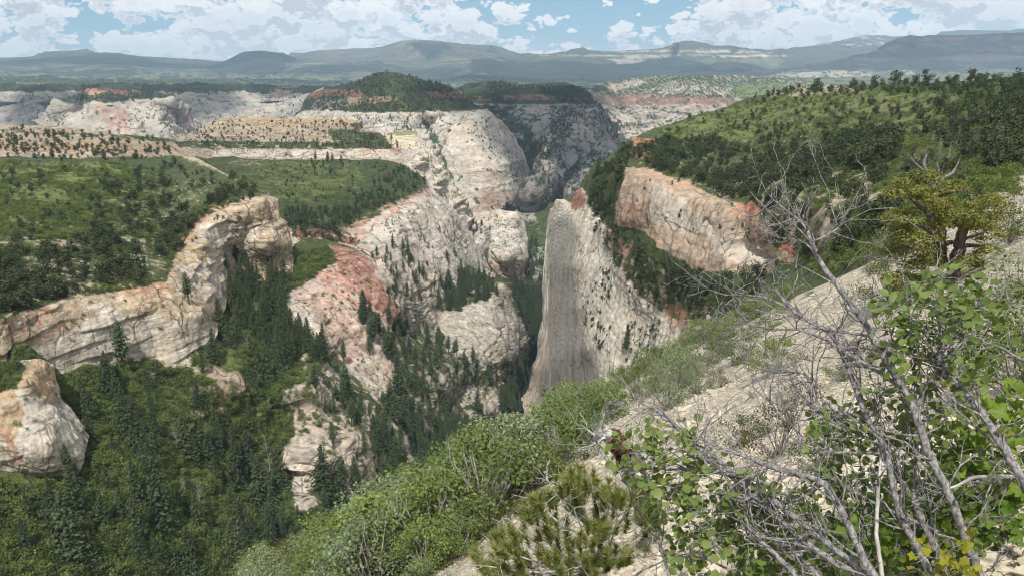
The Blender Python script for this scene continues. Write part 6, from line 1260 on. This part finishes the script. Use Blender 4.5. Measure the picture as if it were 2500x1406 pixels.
oak('yellow-green lobed oak leaves at the right edge behind the silver branches', [(2330, 960), (2420, 930), (2500, 1000), (2520, 1250), (2300, 1230), (2280, 1080)], 60, 2.5, 2.95, .060, ML_OAK, 41, [[(2560, 1560, 2.5, 12), (2480, 1300, 2.6, 10), (2420, 1100, 2.7, 7), (2400, 980, 2.8, 3)], [(2480, 1300, 2.6, 8), (2400, 1200, 2.7, 6), (2330, 1100, 2.8, 3)]])
oak('green oak seedling under the silver branches in the bottom right corner', [(2060, 1270), (2300, 1230), (2520, 1260), (2520, 1430), (2050, 1430)], 80, 2.35, 2.75, .055, ML_OAK, 42, [[(2400, 1600, 2.4, 12), (2330, 1420, 2.5, 8), (2260, 1300, 2.6, 3)], [(2330, 1420, 2.5, 8), (2180, 1350, 2.55, 5), (2080, 1320, 2.6, 3)]])
oak('cluster of bright yellow oak leaves at the bottom edge', [(2255, 1345), (2330, 1335), (2370, 1360), (2360, 1430), (2260, 1430)], 6, 1.95, 2.05, .044, ML_YEL, 43, [[(2360, 1600, 1.95, 7), (2330, 1450, 1.98, 5), (2310, 1370, 2.0, 3)]])

# ---- small pinyon pine at the bottom edge
def pinyon():
    rs = np.random.default_rng(61); D = 4.9
    root = link('pinyon_pine', None, label='small pinyon pine with upright needle tufts at the bottom edge', category='pine tree'); b = Bush(root, MB_BLEACH, 62, 0.32)
    g = P(1465, 1400, D); gz = float(slope_ground(g[0], g[1])); base = np.array([g[0], g[1], gz - .05]); bx, by, _ = project(base)
    b.stem([(bx, by, D, 40), (1462, 1400, D, 32), (1466, 1330, D, 26), (1462, 1270, D, 20), (1450, 1215, D, 13), (1440, 1170, D, 6)], 7, 4, 'trunk', (.1, .2), MB_DARK)
    ends = [(1340, 1180), (1300, 1215), (1380, 1190), (1500, 1180), (1550, 1215), (1590, 1290), (1260, 1290), (1220, 1340), (1180, 1380), (1620, 1360), (1330, 1320), (1560, 1350), (1400, 1240), (1290, 1390), (1230, 1410), (1510, 1260), (1600, 1400)]
    for ex, ey in ends:
        d = D + rs.uniform(-.45, .35); sy = min(1390, ey + rs.uniform(70, 130))
        b.stem([(1462, sy, D, 13), ((ex * .55 + 1462 * .45), ey * .5 + sy * .5 + 12, (D + d) / 2, 10), (ex, ey, d, 5)], 5, 7, 'branch', (.08, .22))
    poly = np.array([(1100, 1420), (1170, 1345), (1215, 1300), (1280, 1230), (1320, 1185), (1350, 1165), (1440, 1150), (1500, 1170), (1560, 1200), (1610, 1280), (1650, 1360), (1660, 1420)]); lo, hi = poly.min(0), poly.max(0)
    gg = []
    for k in range(3):
        v, f = [], []; r2 = np.random.default_rng(70 + k)
        for i in range(130):
            t = r2.uniform(-0.5, 0.35); d = np.array([*(r2.normal(size=2) * .95), 1.0]); d /= np.linalg.norm(d); s = np.cross(d, r2.normal(size=3)); s /= np.linalg.norm(s); L = r2.uniform(.42, .68); p0 = np.array([0, 0, t]); m = len(v)
            v += [p0 - s * .020, p0 + s * .020, p0 + d * L]; f.append((m, m + 1, m + 2))
        gg.append(mesh_np('needle_tuft', np.array(v), np.array(f), [ML_PIN], smooth=False))
    n = 0
    while n < 285:
        x, y = rs.uniform(lo, hi)
        if not inside(poly, np.array([x]), np.array([y]))[0]: continue
        if 1330 < x < 1560 and 1230 < y < 1340 and rs.random() < .35: continue
        c = P(x, y, D + rs.uniform(-.5, .5)); b.reach(c - np.array([0, 0, .03])); o = link('needle_tuft', gg[n % 3], b.nearest(c)); o.location = c
        out = Vector(((x - 1462) / 260 * .5, rs.normal() * .3 - .15, 1.0)).normalized(); o.rotation_mode = 'QUATERNION'; o.rotation_quaternion = out.to_track_quat('Z', 'Y'); s = rs.uniform(.10, .155); o.scale = (s, s, s); n += 1
    b.done(); rebase(root, base)
pinyon()
# ---- dead trunk with a red rotten core behind the leaves
def dead_trunk():
    D = 6.2; root = link('fallen_dead_tree', None, label='broken dead trunk with red rotten wood and bleached root arms', category='dead tree'); b = Bush(root, MB_BLEACH, 81)
    g = P(1600, 1330, D); gz = float(slope_ground(g[0], g[1])); bx, by, _ = project(np.array([g[0], g[1], gz - .1]))
    b.stem([(bx, by, D, 78), (1596, 1300, D, 76), (1575, 1220, D, 74), (1552, 1150, D, 66), (1530, 1110, D, 58)], 10, 0, 'trunk', mat=MB_JUN)
    b.stem([(1534, 1122, D, 50), (1515, 1094, D - .02, 58), (1500, 1072, D - .04, 52), (1494, 1062, D - .05, 30)], 9, 0, 'rotten_core', mat=MB_RED)
    b.stem([(1580, 1230, D - .12, 30), (1570, 1200, D - .14, 38), (1560, 1165, D - .14, 30)], 7, 0, 'rotten_core', mat=MB_RED)
    b.stem([(1505, 1085, D, 22), (1480, 1072, D - .05, 20), (1464, 1058, D - .1, 15), (1466, 1040, D - .1, 9), (1472, 1026, D - .1, 4)], 6, 2, 'root_arm', (.05, .12))
    b.stem([(1478, 1072, D - .05, 12), (1456, 1062, D - .08, 9), (1446, 1058, D - .1, 7), (1434, 1048, D - .1, 3)], 5, 2, 'root_arm', (.05, .1))
    b.stem([(1470, 1068, D - .06, 11), (1458, 1080, D - .1, 9), (1440, 1088, D - .12, 4)], 5, 2, 'root_arm', (.05, .1))
    b.stem([(1500, 1070, D, 12), (1475, 1056, D, 10), (1500, 1054, D, 8), (1520, 1060, D, 4)], 5, 1, 'root_arm', (.05, .1))
    b.done(); rebase(root, (g[0], g[1], gz))
dead_trunk()
# ---- twisted juniper on the slope
def twisted_juniper():
    rs = np.random.default_rng(91); h = hit_slope(2322, 690); D = float(h[1]); print('juniper at', h)
    root = link('juniper_tree', None, label='twisted yellow-green juniper with a dead crooked top on the slope at right', category='tree'); b = Bush(root, MB_JUN, 92)
    k = D / 20.0; tl = (.25 * k, .8 * k)
    def S(p, tw=5, name='limb', mat=None, sides=7): b.stem([(x, y, D + d * k, w) for x, y, d, w in p], sides, tw, name, tl, mat)
    S([(2318, 705, 0, 36), (2330, 660, 0, 32), (2338, 610, 0, 28), (2352, 560, 0, 24), (2366, 520, 0, 18), (2372, 480, 0, 8)], 8, 'trunk')
    S([(2300, 655, .3, 34), (2294, 600, .3, 32), (2290, 560, .3, 30), (2280, 520, .3, 25), (2284, 480, .3, 19), (2276, 450, .3, 15)], 8, 'trunk')
    for p in ([(2276, 450, .3, 14), (2262, 425, .3, 12), (2255, 400, .3, 9), (2262, 378, .3, 4)], [(2262, 425, .3, 8), (2240, 405, .2, 6), (2222, 385, .2, 3)], [(2276, 448, .3, 12), (2300, 438, .3, 9), (2330, 420, .4, 7), (2340, 395, .4, 3)], [(2290, 442, .3, 8), (2292, 415, .3, 6), (2285, 395, .3, 3)]): S(p, 7, 'dead_limb', MB_BUSH, 5)
    for p in ([(2292, 580, .3, 18), (2262, 560, -.5, 13), (2225, 545, -1, 6)], [(2288, 540, .3, 15), (2240, 500, .3, 10), (2205, 470, .2, 4)], [(2284, 480, .3, 12), (2320, 470, -.4, 8), (2350, 465, -.6, 4)], [(2294, 600, .3, 16), (2330, 590, 1, 10), (2400, 570, 1.5, 5)], [(2352, 560, 0, 15), (2400, 545, -.3, 10), (2440, 530, -.3, 4)], [(2340, 600, 0, 14), (2390, 600, .3, 9), (2450, 610, .5, 3)], [(2332, 640, 0, 14), (2400, 650, 0, 9), (2450, 665, 0, 3)], [(2300, 620, .3, 12), (2240, 610, -.8, 8), (2190, 600, -1, 3)], [(2326, 670, 0, 11), (2260, 690, -1, 7), (2200, 690, -1.4, 3)]): S(p, 6, 'limb')
    C = Geo(); cen, nor = [], []
    polys = (([(2200, 450), (2250, 415), (2330, 440), (2350, 470), (2230, 480)], 14, .8), ([(2160, 490), (2200, 430), (2260, 450), (2340, 455), (2360, 500), (2330, 560), (2230, 560), (2165, 545)], 40, .9), ([(2350, 480), (2430, 470), (2460, 520), (2440, 580), (2370, 590)], 22, 1.0), ([(2170, 550), (2290, 570), (2300, 640), (2200, 650), (2160, 610)], 26, 1.1), ([(2330, 600), (2440, 600), (2460, 680), (2350, 680)], 12, .8), ([(2150, 660), (2290, 660), (2300, 720), (2180, 720)], 14, .9), ([(2290, 690), (2440, 700), (2450, 740), (2300, 740)], 12, .9))
    for poly, n, s in polys:
        for c in clusters(poly, n, D - 1.3 * k, D + 1.5 * k, 1, 1, rs):
            b.reach(c); m = 210; d = rs.normal(size=(m, 3)); d /= np.linalg.norm(d, axis=1)[:, None]
            cen.append(c + d * np.array([.36, .36, .17]) * k * s * (rs.random(m) ** .7)[:, None]); nor.append(d + np.array([0, 0, .6]))
    v, f = cards(np.concatenate(cen), np.concatenate(nor), np.full(sum(len(c) for c in cen), .052 * k), rs, 2.2, .8); C.add(v, f); link('crown', C.mesh('crown', [ML_JT]), root); b.done(); rebase(root, h)
twisted_juniper()
print('all', time.time() - T0)
